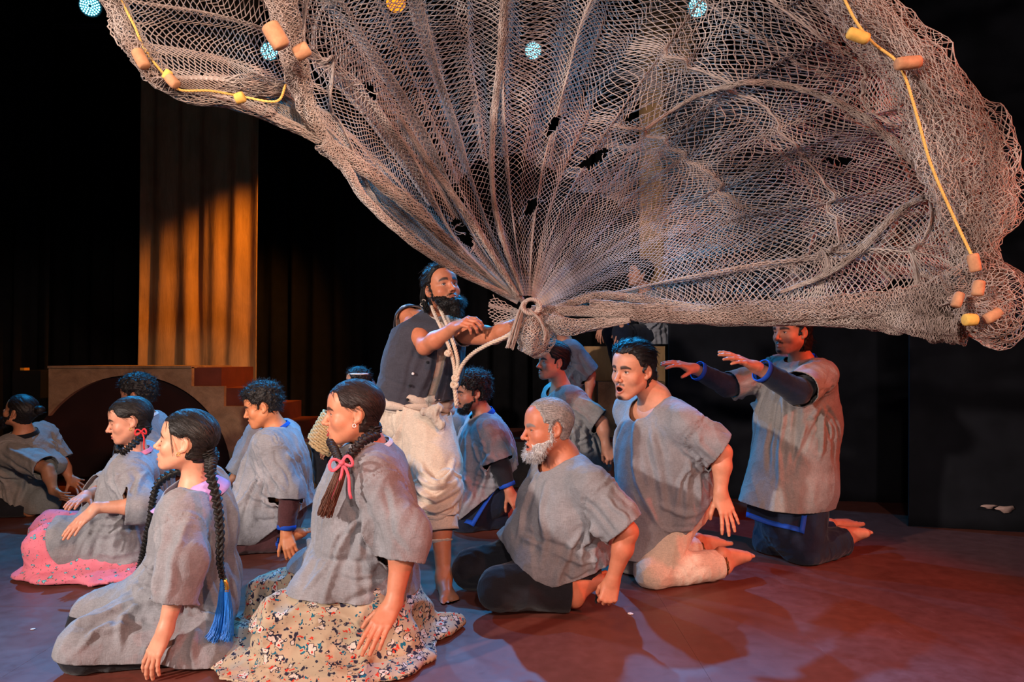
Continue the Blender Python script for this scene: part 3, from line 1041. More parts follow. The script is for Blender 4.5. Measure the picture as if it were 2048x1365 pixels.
def tunic(F, mat, hem, sleeves, body=None, extra=(), neck=(.082, .08, .085), neckfwd=.012, neckdown=0.0, wide=1.0, amp=.008,
          vox=.0072, name='tunic', chest=.135, belly=.15, hips=.17, flow=None, seed=0.0, k=.065, hemwave=.004, f1=9.0, crumple=.0022,
          clips=(), floor=.012, thickness=.0045, nofold=None, foldk=1.0, waist=4, xlines=()):
    """hem: list of (point, normal towards the kept side). sleeves: {'l': (cuff_fraction past elbow, r0, r1)}; fractions count
    shoulder->elbow as 0..1 and elbow->wrist as 1..2"""
    j, s, sp, lat = F.j, F.s, F.spine, F.lat
    w = .055 * s * wide
    P = [cap(j['nk'] - sp * .112 * s - lat * .085 * s, j['nk'] - sp * .112 * s + lat * .085 * s, .092 * s, .092 * s)]
    mid = j['nk'] * .5 + j['pv'] * .5
    low = j['pv'] - sp * .02
    for sg in (-1, 1):
        P.append(cap(j['nk'] - sp * .13 * s + lat * w * sg, mid + lat * w * sg, chest * s, belly * s, .07))
        P.append(cap(mid + lat * w * sg, low + lat * w * 1.15 * sg, belly * s, hips * s, .07))
    P.append(cap(j['sl'], j['sr'], .068 * s, .068 * s, .06))
    P += list(extra)
    S = []; cuffs = []; Sk = []
    for kk, (fr, r0, r1) in sleeves.items():
        a, b, c = j['s' + kk], j['e' + kk], j['w' + kk]
        n0 = len(S)
        if fr <= 1:
            end = a + (b - a) * fr; d = nrm(b - a)
            S.append(cap(a, end + d * r1 * 1.2, r0, r1 * 1.05, k))
        else:
            end = b + (c - b) * (fr - 1); d = nrm(c - b)
            S.append(cap(a, b, r0, (r0 + r1) / 2, k)); S.append(cap(b, end + d * r1 * 1.2, (r0 + r1) / 2, r1, .05))
        cuffs.append((end, d)); Sk.append(S[n0:])
    def fn(Q):
        d = sdf(P, Q)
        if S:
            Q = np.asarray(Q, np.float32)
            e = np.minimum.reduce([cutsleeve(q, Q, en, dd) for q, (en, dd) in zip(Sk, cuffs)])
            h = np.maximum(k - np.abs(d - e), 0) / k
            d = np.minimum(d, e) - h * h * k * .25
        return d
    lo, hi = bounds(P + S, .03)
    lo[2] = max(lo[2], -.03)
    V, Q = mesh_sdf(fn, lo, hi, vox)
    N = vnormals(V, Q); V0 = V.copy()
    dT = sdf(P, V); dS = sdf(S, V) if S else dT * 0 + 1
    fl = np.tile(sp if flow is None else nrm(flow), (len(V), 1))
    if S:
        wgt = sstep(dT - dS, -.02, .04)[:, None]
        sd = np.zeros_like(V)
        for (e, d), kk in zip(cuffs, sleeves):
            dist = np.linalg.norm(V - e, axis=1)
            sd += np.exp(-dist / .1)[:, None] * (d * .55 + F.fwd * .25 + V3(0, 0, -.6))
        fl = fl * (1 - wgt) + wgt * sd / (np.linalg.norm(sd, axis=1, keepdims=True) + 1e-9)
        fl /= np.linalg.norm(fl, axis=1, keepdims=True) + 1e-9
    D = fold_disp(V, fl, amp, f1, 2.0, crumple, seed)
    # creases: fans from the armpits, runs down the sleeve, long hangs down the body, pulls across the waist
    rs = np.random.RandomState(int(seed * 7) + 3)
    L = []
    U = lambda a, b: rs.uniform(a, b)
    for kk, (e, d) in zip(sleeves, cuffs):
        sg = -1 if kk == 'l' else 1
        a = j['s' + kk]; pit = a - sp * .13 * s + lat * sg * .01
        ln = np.linalg.norm(e - a); dn = nrm(e - a)
        p1 = nrm(np.cross(dn, F.fwd) + 1e-6); p2 = np.cross(dn, p1)
        for q in np.linspace(0, 2 * math.pi, 8)[:-1] + U(0, 1):
            o = (p1 * math.cos(q) + p2 * math.sin(q))
            q2 = q + U(-.7, .7); o2 = (p1 * math.cos(q2) + p2 * math.sin(q2))
            L.append(([a + dn * ln * U(.1, .35) + o * .08, (a + e) / 2 + (o + o2) * .045, e + o2 * .09], U(.012, .020), U(.008, .016) * (1 if rs.rand() > .3 else -.8)))
        for x in np.linspace(-.16, .20, 7) + U(-.02, .02):
            L.append(([pit + lat * sg * .08, pit - sp * .10 * s + F.fwd * x * .6 + lat * sg * .08, pit - sp * U(.2, .34) * s + F.fwd * x + lat * sg * .05], U(.012, .022), U(.010, .020) * (1 if rs.rand() > .35 else -.9)))
        for x in (-.06, .0, .06):
            L.append(([pit + lat * sg * .06 + F.fwd * x, pit + dn * ln * .4 - UP * .05 + F.fwd * x, e - UP * .06 + F.fwd * x], U(.012, .018), U(.010, .016)))
    for fr_ in (-1, 1):
        for x in np.linspace(-.13, .13, 6):
            x = x + U(-.02, .02)
            L.append(([j['nk'] - sp * U(.06, .14) * s + lat * x * .8 + F.fwd * fr_ * .1, mid + lat * x * 1.1 + F.fwd * fr_ * .14, j['pv'] - sp * U(-.05, .1) + lat * x * 1.3 + F.fwd * fr_ * .16], U(.016, .030), U(.012, .022) * (1 if rs.rand() > .35 else -.8)))
    for sg in (-1, 1):
        for h in np.linspace(-.02, .26, 5)[:waist]:
            L.append(([j['pv'] + sp * (h + U(-.02, .02)) + lat * sg * .16 - F.fwd * .06, j['pv'] + sp * (h - .03) + lat * sg * .15 + F.fwd * .06, j['pv'] + sp * (h + U(-.08, .04)) + lat * sg * .05 + F.fwd * .16], U(.012, .020), U(.008, .016) * (1 if rs.rand() > .4 else -.8)))
    L += [([at(*q) for q in pts], w_, h_) for pts, w_, h_ in xlines]
    D = D + foldk * fold_lines(V, L, seed)
    if nofold is not None: D = D * nofold(V)
    V = V + N * D[:, None]
    c = np.full(len(V), 1.0)
    dk = [cutsleeve(q, V0, en, dd) for q, (en, dd) in zip(Sk, cuffs)]
    for i, (e, d) in enumerate(cuffs):
        pl = (e - V0) @ d - vox * .55
        near = np.linalg.norm(V - e, axis=1)
        oth = np.minimum.reduce([dT] + [x for m, x in enumerate(dk) if m != i])
        last = sdf1(Sk[i][-1], V0.astype(np.float32)); up_ = sdf(Sk[i][:-1], V0) if len(Sk[i]) > 1 and not straight(Sk[i], d) else last + 1
        c = np.minimum(c, np.maximum.reduce([pl, np.maximum(last, (V0 - e) @ d) - np.minimum(oth, up_), near - .24]))
    for h in hem:
        p0, n = np.asarray(h[0], float), nrm(h[1])
        pl = (V - p0) @ n + hemwave * vnoise(V * 7 + seed) * 2
        c = np.minimum(c, np.maximum(pl, dT - dS - .0))
    for f in clips: c = np.minimum(c, f(V))
    nk = j['nk'] + F.fwd * neckfwd * s - sp * neckdown
    q = V - nk
    e = np.sqrt((q @ lat / neck[0]) ** 2 + (q @ F.fwd / neck[1]) ** 2 + (q @ sp / neck[2]) ** 2) - 1
    c = np.minimum(c, e * .08 * s)
    V, T = clip_mesh(V, Q, c)
    if floor is not None: V[:, 2] = np.maximum(V[:, 2], floor + .004 * vnoise(V * 20))
    o = mesh_obj(name, V, T, mat, F.root, solid=thickness)
    F.cloth_near = (V, T)
    return o

def trousers(F, mat, r=(.105, .082, .060), legs='lr', cut=.97, extra=(), amp=.007, vox=.008, name='trousers', seed=3.0, k=.06, pelvis=.125, f1=13, top=.10, clips=(), belt=True, crumple=.003, lines=()):
    j, s = F.j, F.s
    P = [cap(j['hl'], j['hr'], pelvis * s), cap(j['pv'], j['pv'] + F.spine * top * s, pelvis * s, .115 * s, .05)]
    cuts = []
    for q in legs:
        a = j['k' + q] + (j['a' + q] - j['k' + q]) * cut
        d = nrm(j['a' + q] - j['k' + q])
        P.append(cap(j['h' + q], j['k' + q], r[0] * s, r[1] * s, k))
        P.append(cap(j['k' + q], a + d * .05, r[1] * s, r[2] * s, .03))
        cuts.append((a, d, len(P) - 1))
    P += list(extra)
    V, Q = solid(P, vox)
    N = vnormals(V, Q)
    fl = np.zeros_like(V) + F.fwd * .001
    for q in legs:
        m = np.exp(-np.linalg.norm(V - j['k' + q], axis=1) / .08)[:, None]
        fl = fl + m * F.lat + (1 - m) * .25 * nrm(j['k' + q] - j['h' + q])
    fl /= np.linalg.norm(fl, axis=1, keepdims=True) + 1e-9
    D = fold_disp(V, fl, amp, f1, 3.0, crumple, seed)
    if lines: D = D + fold_lines(V, lines, seed)
    V = V + N * D[:, None]
    c = np.full(len(V), 1.0)
    for a, d, ix in cuts:
        near = np.linalg.norm(V - a, axis=1)
        own = sdf1(P[ix], V.astype(np.float32)); oth = sdf([p for m, p in enumerate(P) if m != ix], V)
        c = np.minimum(c, np.maximum.reduce([(a - V) @ d, near - .12 * s, (own - oth) * .5]))
    for f in clips: c = np.minimum(c, f(V))
    V, T = clip_mesh(V, Q, c)
    V[:, 2] = np.maximum(V[:, 2], .006 + .003 * vnoise(V * 25))
    return mesh_obj(name, V, T, mat, F.root, solid=.004)

def sleeve(F, kk, mat, f0, f1_, r0, r1, name='shirt_sleeve', band=None, amp=.004, vox=.006):
    """tight under-shirt sleeve from fraction f0 to f1_ along the arm, with an optional cuff band"""
    j = F.j
    a, b, c = j['s' + kk], j['e' + kk], j['w' + kk]
    pt = lambda f: a + (b - a) * f if f <= 1 else b + (c - b) * (f - 1)
    d = nrm(c - b)
    P = []
    if f0 < 1: P.append(cap(pt(f0), b, r0, r0))
    P.append(cap(pt(max(f0, 1)), pt(f1_) + d * .03, r0, r1, .03))
    V, Q = solid(P, vox)
    N = vnormals(V, Q)
    V = V + N * fold_disp(V, np.cross(d, F.fwd) + .01, amp, 16, 4, .002, 1.0)[:, None]
    e = pt(f1_)
    V, T = clip_mesh(V, Q, (e - V) @ d)
    so = mesh_obj(name, V, T, mat, F.root, solid=.003)
    if band is not None:
        A, Bv, _ = np.linalg.svd(np.outer(d, d))
        n1, n2 = A[:, 1], A[:, 2]
        th = np.linspace(0, 2 * math.pi, 29)[:-1]
        ring = np.cos(th)[:, None] * n1 + np.sin(th)[:, None] * n2
        L = [(e - d * .022, r1 + .003), (e - d * .020, r1 + .0055), (e + d * .002, r1 + .0055), (e + d * .003, r1 + .001), (e - d * .02, r1 - .002)]
        V = np.concatenate([p + ring * r for p, r in L])
        n = 28; i = np.arange(len(L) - 1)[:, None] * n; jx = np.arange(n)[None]
        Q = np.stack([i + jx, i + (jx + 1) % n, i + n + (jx + 1) % n, i + n + jx], -1).reshape(-1, 4)
        mesh_obj('cuff', V, Q, band, so)

def collar(F, mat, r=.066, h=.034, drop=.035, tilt=.0, name='collar', gap=.5, flare=.012, thick=.004, lift=0.0, points=0.0):
    """neck band: open at the front, lower there"""
    j, s = F.j, F.s
    sp = nrm(j['hd'] - j['nk']) * .5 + F.spine * .5; sp = nrm(sp)
    fw = nrm(F.fwd - sp * (F.fwd @ sp)); lt = np.cross(fw, sp)
    th = np.linspace(gap * .5, 2 * math.pi - gap * .5, 49)
    rows = []
    for v in np.linspace(0, 1, 6):
        front = (1 + np.cos(th)) / 2
        rad = r * s * (1 + .10 * np.abs(np.sin(th))) + flare * (1 - v) * (1 + points * front * 2)
        z = (h * v - drop * front ** 1.5 * 1.2 + lift) * s - points * .03 * front ** 6 * (1 - v)
        rows.append(j['nk'] + np.cos(th)[:, None] * fw * rad[:, None] + np.sin(th)[:, None] * lt * rad[:, None] + z[:, None] * sp)
    V = np.concatenate(rows); n = len(th)
    i = np.arange(5)[:, None] * n; jx = np.arange(n - 1)[None]
    Q = np.stack([i + jx, i + jx + 1, i + n + jx + 1, i + n + jx], -1).reshape(-1, 4)
    return mesh_obj(name, V, Q, mat, F.root, solid=thick)

def braid(P, r0, r1, mat, parent, name='braid', pitch=.055, n=None):
    """three plaited strands along a path (world points)"""
    P = np.asarray(P, float)
    L = np.linalg.norm(np.diff(P, axis=0), axis=1).sum()
    n = n or int(L / pitch * 16)
    C = crom(P, n); T, A, B = frames(C)
    s = np.linspace(0, L, n) / pitch * 2 * math.pi
    r = np.linspace(r0, r1, n)
    out = []
    for k in range(3):
        ph = s + k * 2 * math.pi / 3
        c = C + (r * .72)[:, None] * np.cos(ph)[:, None] * A + (r * .42)[:, None] * np.sin(2 * ph)[:, None] * B
        th = np.arange(9) * 2 * math.pi / 9
        rad = (r * .60)[:, None] * (1 + .10 * np.sin(th * 4 + k)[None])
        V = (c[:, None] + rad[:, :, None] * (np.cos(th)[None, :, None] * A[:, None] + np.sin(th)[None, :, None] * B[:, None])).reshape(-1, 3)
        i = np.arange(n - 1)[:, None] * 9; jx = np.arange(9)[None]; j2 = (jx + 1) % 9
        Q = np.stack([i + jx, i + j2, i + 9 + j2, i + 9 + jx], -1).reshape(-1, 4)
        out.append((V, Q))
    V, Q = join(out)
    return mesh_obj(name, V, Q, mat, parent)

def lock(points, r0, r1, n, mat, parent, name, spread=.012, seed=0, segs=10, fan=1.0, seg=3):
    """a bundle of fine strands following a path, fanning towards the end"""
    rs = np.random.RandomState(seed)
    C = crom(points, segs); T, A, B = frames(C)
    t = np.linspace(0, 1, segs)
    out = []
    for k in range(n):
        a = rs.rand() * 6.283; q = math.sqrt(rs.rand())
        w = (np.linspace(r0, r1, segs) * (1 + (fan - 1) * t ** 2))
        P = C + (q * w)[:, None] * (math.cos(a) * A + math.sin(a) * B) + rs.normal(0, spread * .15, (segs, 3)) * t[:, None]
        m = int(segs * rs.uniform(.82, 1.0)) or segs
        out.append(tube(P[:max(m, 3)], spread * .1, seg, caps=False))
    V, Q = join(out)
    return mesh_obj(name, V, Q, mat, parent)
# ---------------------------------------------------------------- the stage
def floor_mat():
    t = NT('painted_stage_floor', .42, .35)
    v = t.coord()
    big = t.noise(v, 1.1, 5, .6, .3)
    fine = t.noise(v, 14, 6, .7)
    scr = t.noise(t.coord(scale=(2.2, 38, 1), rot=(0, 0, .5)), 1.6, 4, .6, .8)
    scr2 = t.noise(t.coord(scale=(30, 1.8, 1), rot=(0, 0, .35)), 1.6, 4, .6, .8)
    col = t.ramp(big, [(.3, lin(92, 50, 42)), (.7, lin(112, 62, 52))])
    col = t.mix(.45, col, t.ramp(fine, [(.35, (.72, .7, .7)), (.65, (1.2, 1.2, 1.2))]), 'MULTIPLY')
    for sc in (scr, scr2):
        m = t.ramp(sc, [(.70, (0, 0, 0)), (.76, (1, 1, 1))])
        sep = t.math('MULTIPLY', m, .16)
        col = t.mix(sep, col, lin(190, 165, 155))
    t.color(col)
    r = t.ramp(fine, [(.3, (.34, .34, .34)), (.7, (.56, .56, .56))])
    t.link(r, t.b.inputs['Roughness'])
    t.bump(t.math('ADD', fine, t.math('MULTIPLY', scr, .5)), .12, .003)
    return t.m
FLOOR = floor_mat()
fl = mesh_obj('floor', *box_mesh((-7, -3, -.06), (7, 8.6, -.012)), plain('subfloor', lin(40, 26, 24)), smooth=False)
props(fl, kind='structure')
# painted hardboard sheets with thin joints; one joint runs across 3.06 m out
ys = [-3, -1.82, .62, 3.06, 5.5, 8.6]
xs = [-7, -4.2, -1.76, .68, 3.12, 5.56, 7]
for a in range(len(ys) - 1):
    for b in range(len(xs) - 1):
        g_, h_ = .0004, .0009
        mesh_obj('floor_sheet', *box_mesh((xs[b] + g_, ys[a] + h_, -.012), (xs[b + 1] - g_, ys[a + 1] - h_, 0)), FLOOR, fl, smooth=False)

def cloth_drop(x0, x1, y, z0, z1, depth, waves, seed, turn=0.0, n=160, rows=24, flare=0.0, sag=0.0, pinch=0.0):
    """hanging cloth with vertical folds; turn swings it about its left edge"""
    u = np.linspace(0, 1, n)[None]; w = np.linspace(0, 1, rows)[:, None]
    X = x0 + (x1 - x0) * u + 0 * w
    ph = u * waves * 2 * math.pi
    P = np.stack([np.broadcast_to(u * waves * 1.7, (rows, n)).ravel() + seed, (np.broadcast_to(w, (rows, n)) * 1.2).ravel(), np.full(rows * n, seed)], 1)
    nz = vnoise(P).reshape(rows, n)
    nz2 = vnoise(P * (2.3, 2.6, 1) + 5).reshape(rows, n)
    Y = depth * (.55 * np.sin(ph + 1.6 * nz) + .7 * nz + .35 * nz2) * (1 + .25 * (1 - w))
    Z = z0 + (z1 - z0) * w + sag * np.sin(u * math.pi) * (1 - w)
    X = X + (u - .5) * flare * (1 - w) ** 3
    Y = Y - flare * .4 * (1 - w) ** 4
    ca, sa = math.cos(turn), math.sin(turn)
    dx = X - x0
    V = np.stack([(x0 + dx * ca - Y * sa).ravel(), (y + dx * sa + Y * ca).ravel(), np.broadcast_to(Z, X.shape).ravel()], 1)
    i = np.arange(rows - 1)[:, None] * n; j = np.arange(n - 1)[None]
    Q = np.stack([i + j, i + j + 1, i + n + j + 1, i + n + j], -1).reshape(-1, 4)
    return V, Q

BLACK = plain('black_velour', (.0055, .0050, .0052), .95, .08, .25, 12)
BLACK2 = plain('black_masking_cloth', (.0085, .0085, .011), .9, .12, .3, 6)
wb = mesh_obj('wall_back', *box_mesh((-7, 8.5, -.06), (7, 8.6, 6.5)), plain('black_wall', (.004, .004, .004), .95, .1), smooth=False)
props(wb, kind='structure')
def curtain(label, *a, mat=BLACK, thick=.012, name='stage_curtain', **k):
    V, Q = cloth_drop(*a, **k)
    o = mesh_obj(name, V, Q, mat, solid=thick)
    return props(o, label, 'curtain')
curtain('black stage curtain with soft folds hanging at the far house-left side', -7, -3.55, 7.95, 0.0, 6.2, .055, 14, 1.0, n=260)
curtain('black pleated back curtain hanging between the two tan cloth columns', -3.5, 1.45, 8.05, 0.0, 6.2, .06, 20, 2.0, n=360)
curtain('black back curtain hanging to the right of the brown cloth column', 1.5, 5.2, 8.0, 0.0, 6.2, .05, 14, 3.0, n=260)
curtain('black side leg curtain at the edge behind the bearded man with a hair bun', -6.2, -4.75, 6.9, 0.0, 6.2, .05, 6, 4.0, turn=.1)

# black masking flats, stage left (image right)
def flat(label, p0, p1, z1, thick, mat, seed, flare):
    V, Q = cloth_drop(0, np.linalg.norm(np.array(p1) - np.array(p0)), 0, .004, z1, .012, 3, seed, n=90, rows=40, flare=flare)
    d = nrm(V3(p1[0] - p0[0], p1[1] - p0[1], 0)); n_ = V3(-d[1], d[0], 0)
    W = V3(*p0, 0) + V[:, :1] * d + V[:, 1:2] * n_ + V[:, 2:] * UPV
    r = empty('masking_flat', V3(*p0, 0), label, 'stage flat')
    mesh_obj('cloth', W, Q, mat, r, solid=.01)
    a = V3(*p0, 0) + n_ * .05; b = V3(*p1, 0) + n_ * .05
    for q in (a + d * .04, (a + b) / 2, b - d * .04):
        mesh_obj('timber_upright', *box_mesh(q - V3(.02, .02, 0), q + V3(.02, .02, z1)), plain('flat_timber', lin(90, 66, 45)), r, smooth=False)
    return r
UPV = V3(0, 0, 1)
f1 = at(1300, 1005, 5.32); f1b = at(1834, 1008, 5.18)
flat('black cloth masking flat standing behind the kneeling man with outstretched arms', (1.25, 5.45), (3.08, 5.22), 3.4, .03, BLACK2, 6.0, .02)
fa, fb = at(1826, 1050, 4.52), at(2110, 1066, 4.30)
F2 = flat('black cloth masking flat with two tears near its foot, light through them painted pale', (fa[0], fa[1]), (fb[0] + .6, fb[1] - .12), 3.6, .03, BLACK2, 8.0, .07)
# tears: pale patches painted as light showing through the cloth
for (px, py, w, h, sd) in ((1976, 1013, .045, .012, 1), (2010, 1018, .055, .020, 2)):
    c = at(px, py, 4.36); rs = np.random.RandomState(sd)
    th = np.linspace(0, 2 * math.pi, 15)[:-1]
    rr = 1 + .5 * rs.rand(14) * np.sign(np.sin(th * 3))
    P = np.array([c + V3(math.cos(t) * w * r_, -.012 + .05 * math.cos(t) * w, math.sin(t) * h * r_) for t, r_ in zip(th, rr)])
    V = np.concatenate([P, P + V3(0, .012, 0), [c + V3(0, -.012, 0)]])
    Fc = [(i, (i + 1) % 14, 14 + (i + 1) % 14, 14 + i) for i in range(14)] + [((i + 1) % 14, i, 28) for i in range(14)]
    mesh_obj('tear_light_patch', V, Fc, plain('tear_light_pale', lin(170, 140, 130), .9), F2)

# hanging cloth columns
def hanging_mat(name, c):
    t = NT(name, .95, .1)
    v = t.coord(scale=(1, 1, .12))
    f = t.noise(v, 16, 6, .65, .4); g2 = t.noise(t.coord(scale=(1, 1, .5)), 3.0, 5, .6, .6)
    col = t.ramp(g2, [(.3, tuple(x * .7 for x in c)), (.7, tuple(min(1, x * 1.2) for x in c))])
    col = t.mix(.6, col, t.ramp(f, [(.3, (.7, .7, .7)), (.7, (1.2, 1.2, 1.2))]), 'MULTIPLY')
    t.color(col); t.bump(f, .5, .02)
    return t.m
TAN = hanging_mat('tan_calico', lin(170, 132, 92))
a, b = at(278, 740, 7.3), at(512, 760, 7.3)
V, Q = cloth_drop(a[0], b[0], 7.3, .25, 6.0, .035, 4.5, 12.0, n=150, rows=60)
props(mesh_obj('hanging_cloth', V, Q, TAN, solid=.006), 'tall tan cloth column glowing amber behind the burlap steps', 'drape')
a, b = at(1292, 640, 7.0), at(1398, 640, 7.0)
V, Q = cloth_drop(a[0] - .05, b[0], 7.0, .0, 6.0, .05, 3, 22.0, n=90, rows=50)
props(mesh_obj('hanging_cloth', V, Q, TAN, solid=.006), 'narrow brown cloth column behind the seated man on the high block', 'drape')

# ---------------------------------------------------------------- burlap arch with steps
def burlap():
    t = NT('burlap', .95, .1)
    v = t.coord()
    f = t.noise(v, 5, 6, .65, .8); w1 = t.noise(t.coord(scale=(1, 1, 8)), 60, 2); w2 = t.noise(t.coord(scale=(8, 8, 1)), 60, 2)
    w = t.math('ADD', t.math('MULTIPLY', w1, .5), t.math('MULTIPLY', w2, .5))
    c = t.ramp(f, [(.3, lin(112, 88, 66)), (.7, lin(160, 128, 98))])
    t.color(t.mix(.5, c, t.ramp(w, [(.35, (.65, .65, .65)), (.65, (1.25, 1.25, 1.25))]), 'MULTIPLY'))
    t.bump(t.math('ADD', f, t.math('MULTIPLY', w, .3)), .5, .015)
    return t.m
BUR = burlap(); RBW = plain('red_brown_board', lin(96, 44, 28), .75, .25, .2, 8)
DARK = plain('dark_brown_backing', lin(42, 26, 24), .9, .1, .15, 6)
YA = 6.0
def X(px, d=YA): return float(at(px, 700, d)[0])
def Z(py, d=YA): return float(at(1024, py, d)[2])
arch = empty('stair_arch', (X(260), YA, 0), 'burlap covered arch with steps running down its right side', 'stage set')
# stepped front face with the round opening cut away
top = [(X(98), Z(737)), (X(384), Z(735)), (X(384), Z(773)), (X(449), Z(773)), (X(449), Z(813)), (X(540), Z(813)), (X(540), Z(850)), (X(590), Z(850)), (X(590), .02)]
cx, R_ = X(262), .895
th = np.linspace(math.radians(4), math.radians(176), 48)
arc = [(cx + R_ * math.cos(t), .06 + R_ * math.sin(t)) for t in th]
left = [(X(98), arc[-1][1])]
inner = [p for p in arc if p[0] > X(98) - .0]
outl = top + [(inner[0][0], .02)] + inner
def extrude(outline, y0, y1):
    n = len(outline)
    V = [(x, y0, z) for x, z in outline] + [(x, y1, z) for x, z in outline]
    return np.array(V), [tuple(range(n)), tuple(range(2 * n - 1, n - 1, -1))] + [((i + 1) % n, i, n + i, n + (i + 1) % n) for i in range(n)]
V, Fc = extrude(outl[::-1], YA, YA + .05)
mesh_obj('burlap_face', V, Fc, BUR, arch, smooth=False)
# dark panel inside the opening, set back; curved edge strip
V, Fc = extrude([(cx + (R_ + .04) * math.cos(t), max(.01, .06 + (R_ + .04) * math.sin(t))) for t in np.linspace(0, math.pi, 40)], YA + .052, YA + .09)
mesh_obj('arch_backing', V, Fc, DARK, arch, smooth=False)
# boxes that make the flight behind the face
for i, (x1, zt) in enumerate(((X(462, 6.3), Z(735, 6.3)), (X(520, 6.3), Z(775, 6.3)), (X(567, 6.3), Z(808, 6.3)), (X(610, 6.3), Z(843, 6.3)))):
    x0 = X(340, 6.3) if i == 0 else (X(462, 6.3), X(520, 6.3), X(567, 6.3))[i - 1] + .002
    mesh_obj('step', *box_mesh((x0, YA + .10, .01), (x1, 6.85, zt)), RBW, arch, smooth=False)
mesh_obj('platform_top', *box_mesh((X(98), YA - .015, Z(737) + .0), (X(384), 6.85, Z(737) + .02)), BUR, arch, smooth=False)
# low ledge left of the arch, with a bit of yellow tape
lg = empty('ledge', (X(60, 6.4), 6.4, 0), 'dark ledge with a bit of yellow tape beside the burlap arch', 'stage set')
mesh_obj('body', *box_mesh((X(42, 6.4), 6.3, .003), (X(97, 6.4), 6.8, Z(741, 6.4))), plain('dark_ledge', (.008, .007, .007), .9, .1), lg, smooth=False)
mesh_obj('tape', *box_mesh((X(52, 6.4), 6.33, Z(741, 6.4)), (X(60, 6.4), 6.40, Z(736, 6.4))), plain('yellow_tape', lin(200, 140, 40)), lg, smooth=False)

# low platform across the back
pl = empty('low_platform', (.2, 6.1, 0), 'low burlap fronted platform across the back of the stage', 'platform')
z_ = Z(884, 5.85)
mesh_obj('burlap_front', *box_mesh((X(596, 5.85), 5.85, 0.004), (X(1230, 5.85), 5.9, z_)), BUR, pl, smooth=False)
mesh_obj('deck', *box_mesh((X(596, 5.85), 5.84, z_), (X(1230, 5.85), 6.75, z_ + .025)), RBW, pl, smooth=False)
# high block under the seated man
hb = empty('high_block', (X(1230, 6.5), 6.5, 0), 'tall brown cloth covered block under the seated man', 'stage block')
zt = Z(693, 6.25)
V, Q = box_mesh((X(1168, 6.25), 6.25, z_ + .026), (X(1330, 6.25), 6.74, zt))
mesh_obj('block', V, Q, TAN, hb, smooth=False)
sb = empty('step_block', (X(1225, 5.95), 5.95, 0), 'tan burlap step block in front of the high block', 'stage block')
mesh_obj('block', *box_mesh((X(1196, 5.95), 5.95, z_ + .026), (X(1330, 5.95), 6.22, Z(764, 5.95))), BUR, sb, smooth=False)

# ---------------------------------------------------------------- stage lamps on the rear bars
CAN = plain('black_lamp_housing', (.012, .012, .013), .5, .4)
LEDC = emit('cyan_led', (.12, .70, 1.0), 9)
LEDA = emit('amber_lens', (1.0, .24, .01), 2.2)
def par_can(label, px, py, d, aim, led, group=None, dots=True):
    o = at(px, py, d); ax = nrm(np.asarray(aim) - o)
    R = frame(ax, UPV)
    r = empty('stage_lamp', o, label, 'stage lamp', group)
    def loft(prof, n=24):
        th = np.arange(n) * 2 * math.pi / n
        V = np.concatenate([np.stack([np.cos(th) * q, np.full(n, t), np.sin(th) * q], 1) for q, t in prof])
        i = np.arange(len(prof) - 1)[:, None] * n; j = np.arange(n)[None]
        return V @ R.T + o, np.stack([i + j, i + (j + 1) % n, i + n + (j + 1) % n, i + n + j], -1).reshape(-1, 4)
    hs_ = mesh_obj('housing', *loft([(.001, -.24), (.07, -.24), (.09, -.20), (.095, .03), (.102, .03), (.102, .05), (.092, .05), (.088, .0), (.001, -.002)]), CAN, r)
    if dots:
        rings = [(0.02, 6), (.038, 11), (.056, 16), (.074, 21)]
        for q, n in rings:
            for k in range(n):
                a = 2 * math.pi * k / n
                c = o + R @ V3(q * math.cos(a), .006, q * math.sin(a))
                th = np.arange(6) * math.pi / 3
                V = np.concatenate([[c + ax * .004], np.array([c + R @ V3(.0082 * math.cos(t), 0, .0082 * math.sin(t)) for t in th])])
                mesh_obj('led', V, np.array([[0, 1 + (m + 1) % 6, 1 + m] for m in range(6)]), led, hs_)
    else:
        mesh_obj('lens', *loft([(.001, .014), (.04, .012), (.075, .006), (.088, .001)]), led, r)
    # yoke and hook clamp
    for sgn in (-1, 1):
        mesh_obj('yoke_arm', *tube([o + R @ V3(sgn * .106, -.08, 0), o + R @ V3(sgn * .106, -.08, 0) + UPV * .16, o + R @ V3(sgn * .05, -.08, 0) + UPV * .2], .008, 6), CAN, r)
    mesh_obj('hook_clamp', *tube([o + R @ V3(-.055, -.08, 0) + UPV * .2, o + R @ V3(.055, -.08, 0) + UPV * .2, o + R @ V3(.0, -.08, 0) + UPV * .25], .012, 6), CAN, r)
    return o, ax
LAMPS = [(180, 12, 6.2, (-1.6, 3.4, .4)), (538, 103, 7.05, (.6, 3.0, .4)), (1066, 101, 7.05, (-1.1, 2.9, .4)), (1395, 14, 6.2, (.3, 3.2, .4))]
LN = ['cyan lit lamp can at the far end by the curtain corner', 'cyan lit lamp can glimpsed beside the bunched edge of the net',
      'cyan lit lamp can seen through the middle of the net', 'cyan lit lamp can shining over the right half of the net']
for (px, py, d, aim), lb in zip(LAMPS, LN):
    o, ax = par_can(lb, px, py, d, (0, 1.2, 1.2), LEDC, 'cyan lamps on the rear bars')
    spot(tuple(o + ax * .08), aim, 1050, CYAN, 56, .35, .06)
o, ax = par_can('amber lit round lamp shining through the top of the net', 792, 4, 6.1, (-.4, 1.0, 1.4), LEDA, dots=False)
# its light on the lower half of the tan column
spot(tuple(o + V3(-.1, .05, -.12)), (-3.3, 7.3, .8), 800, (1.0, .34, .02), 50, .7, .05)
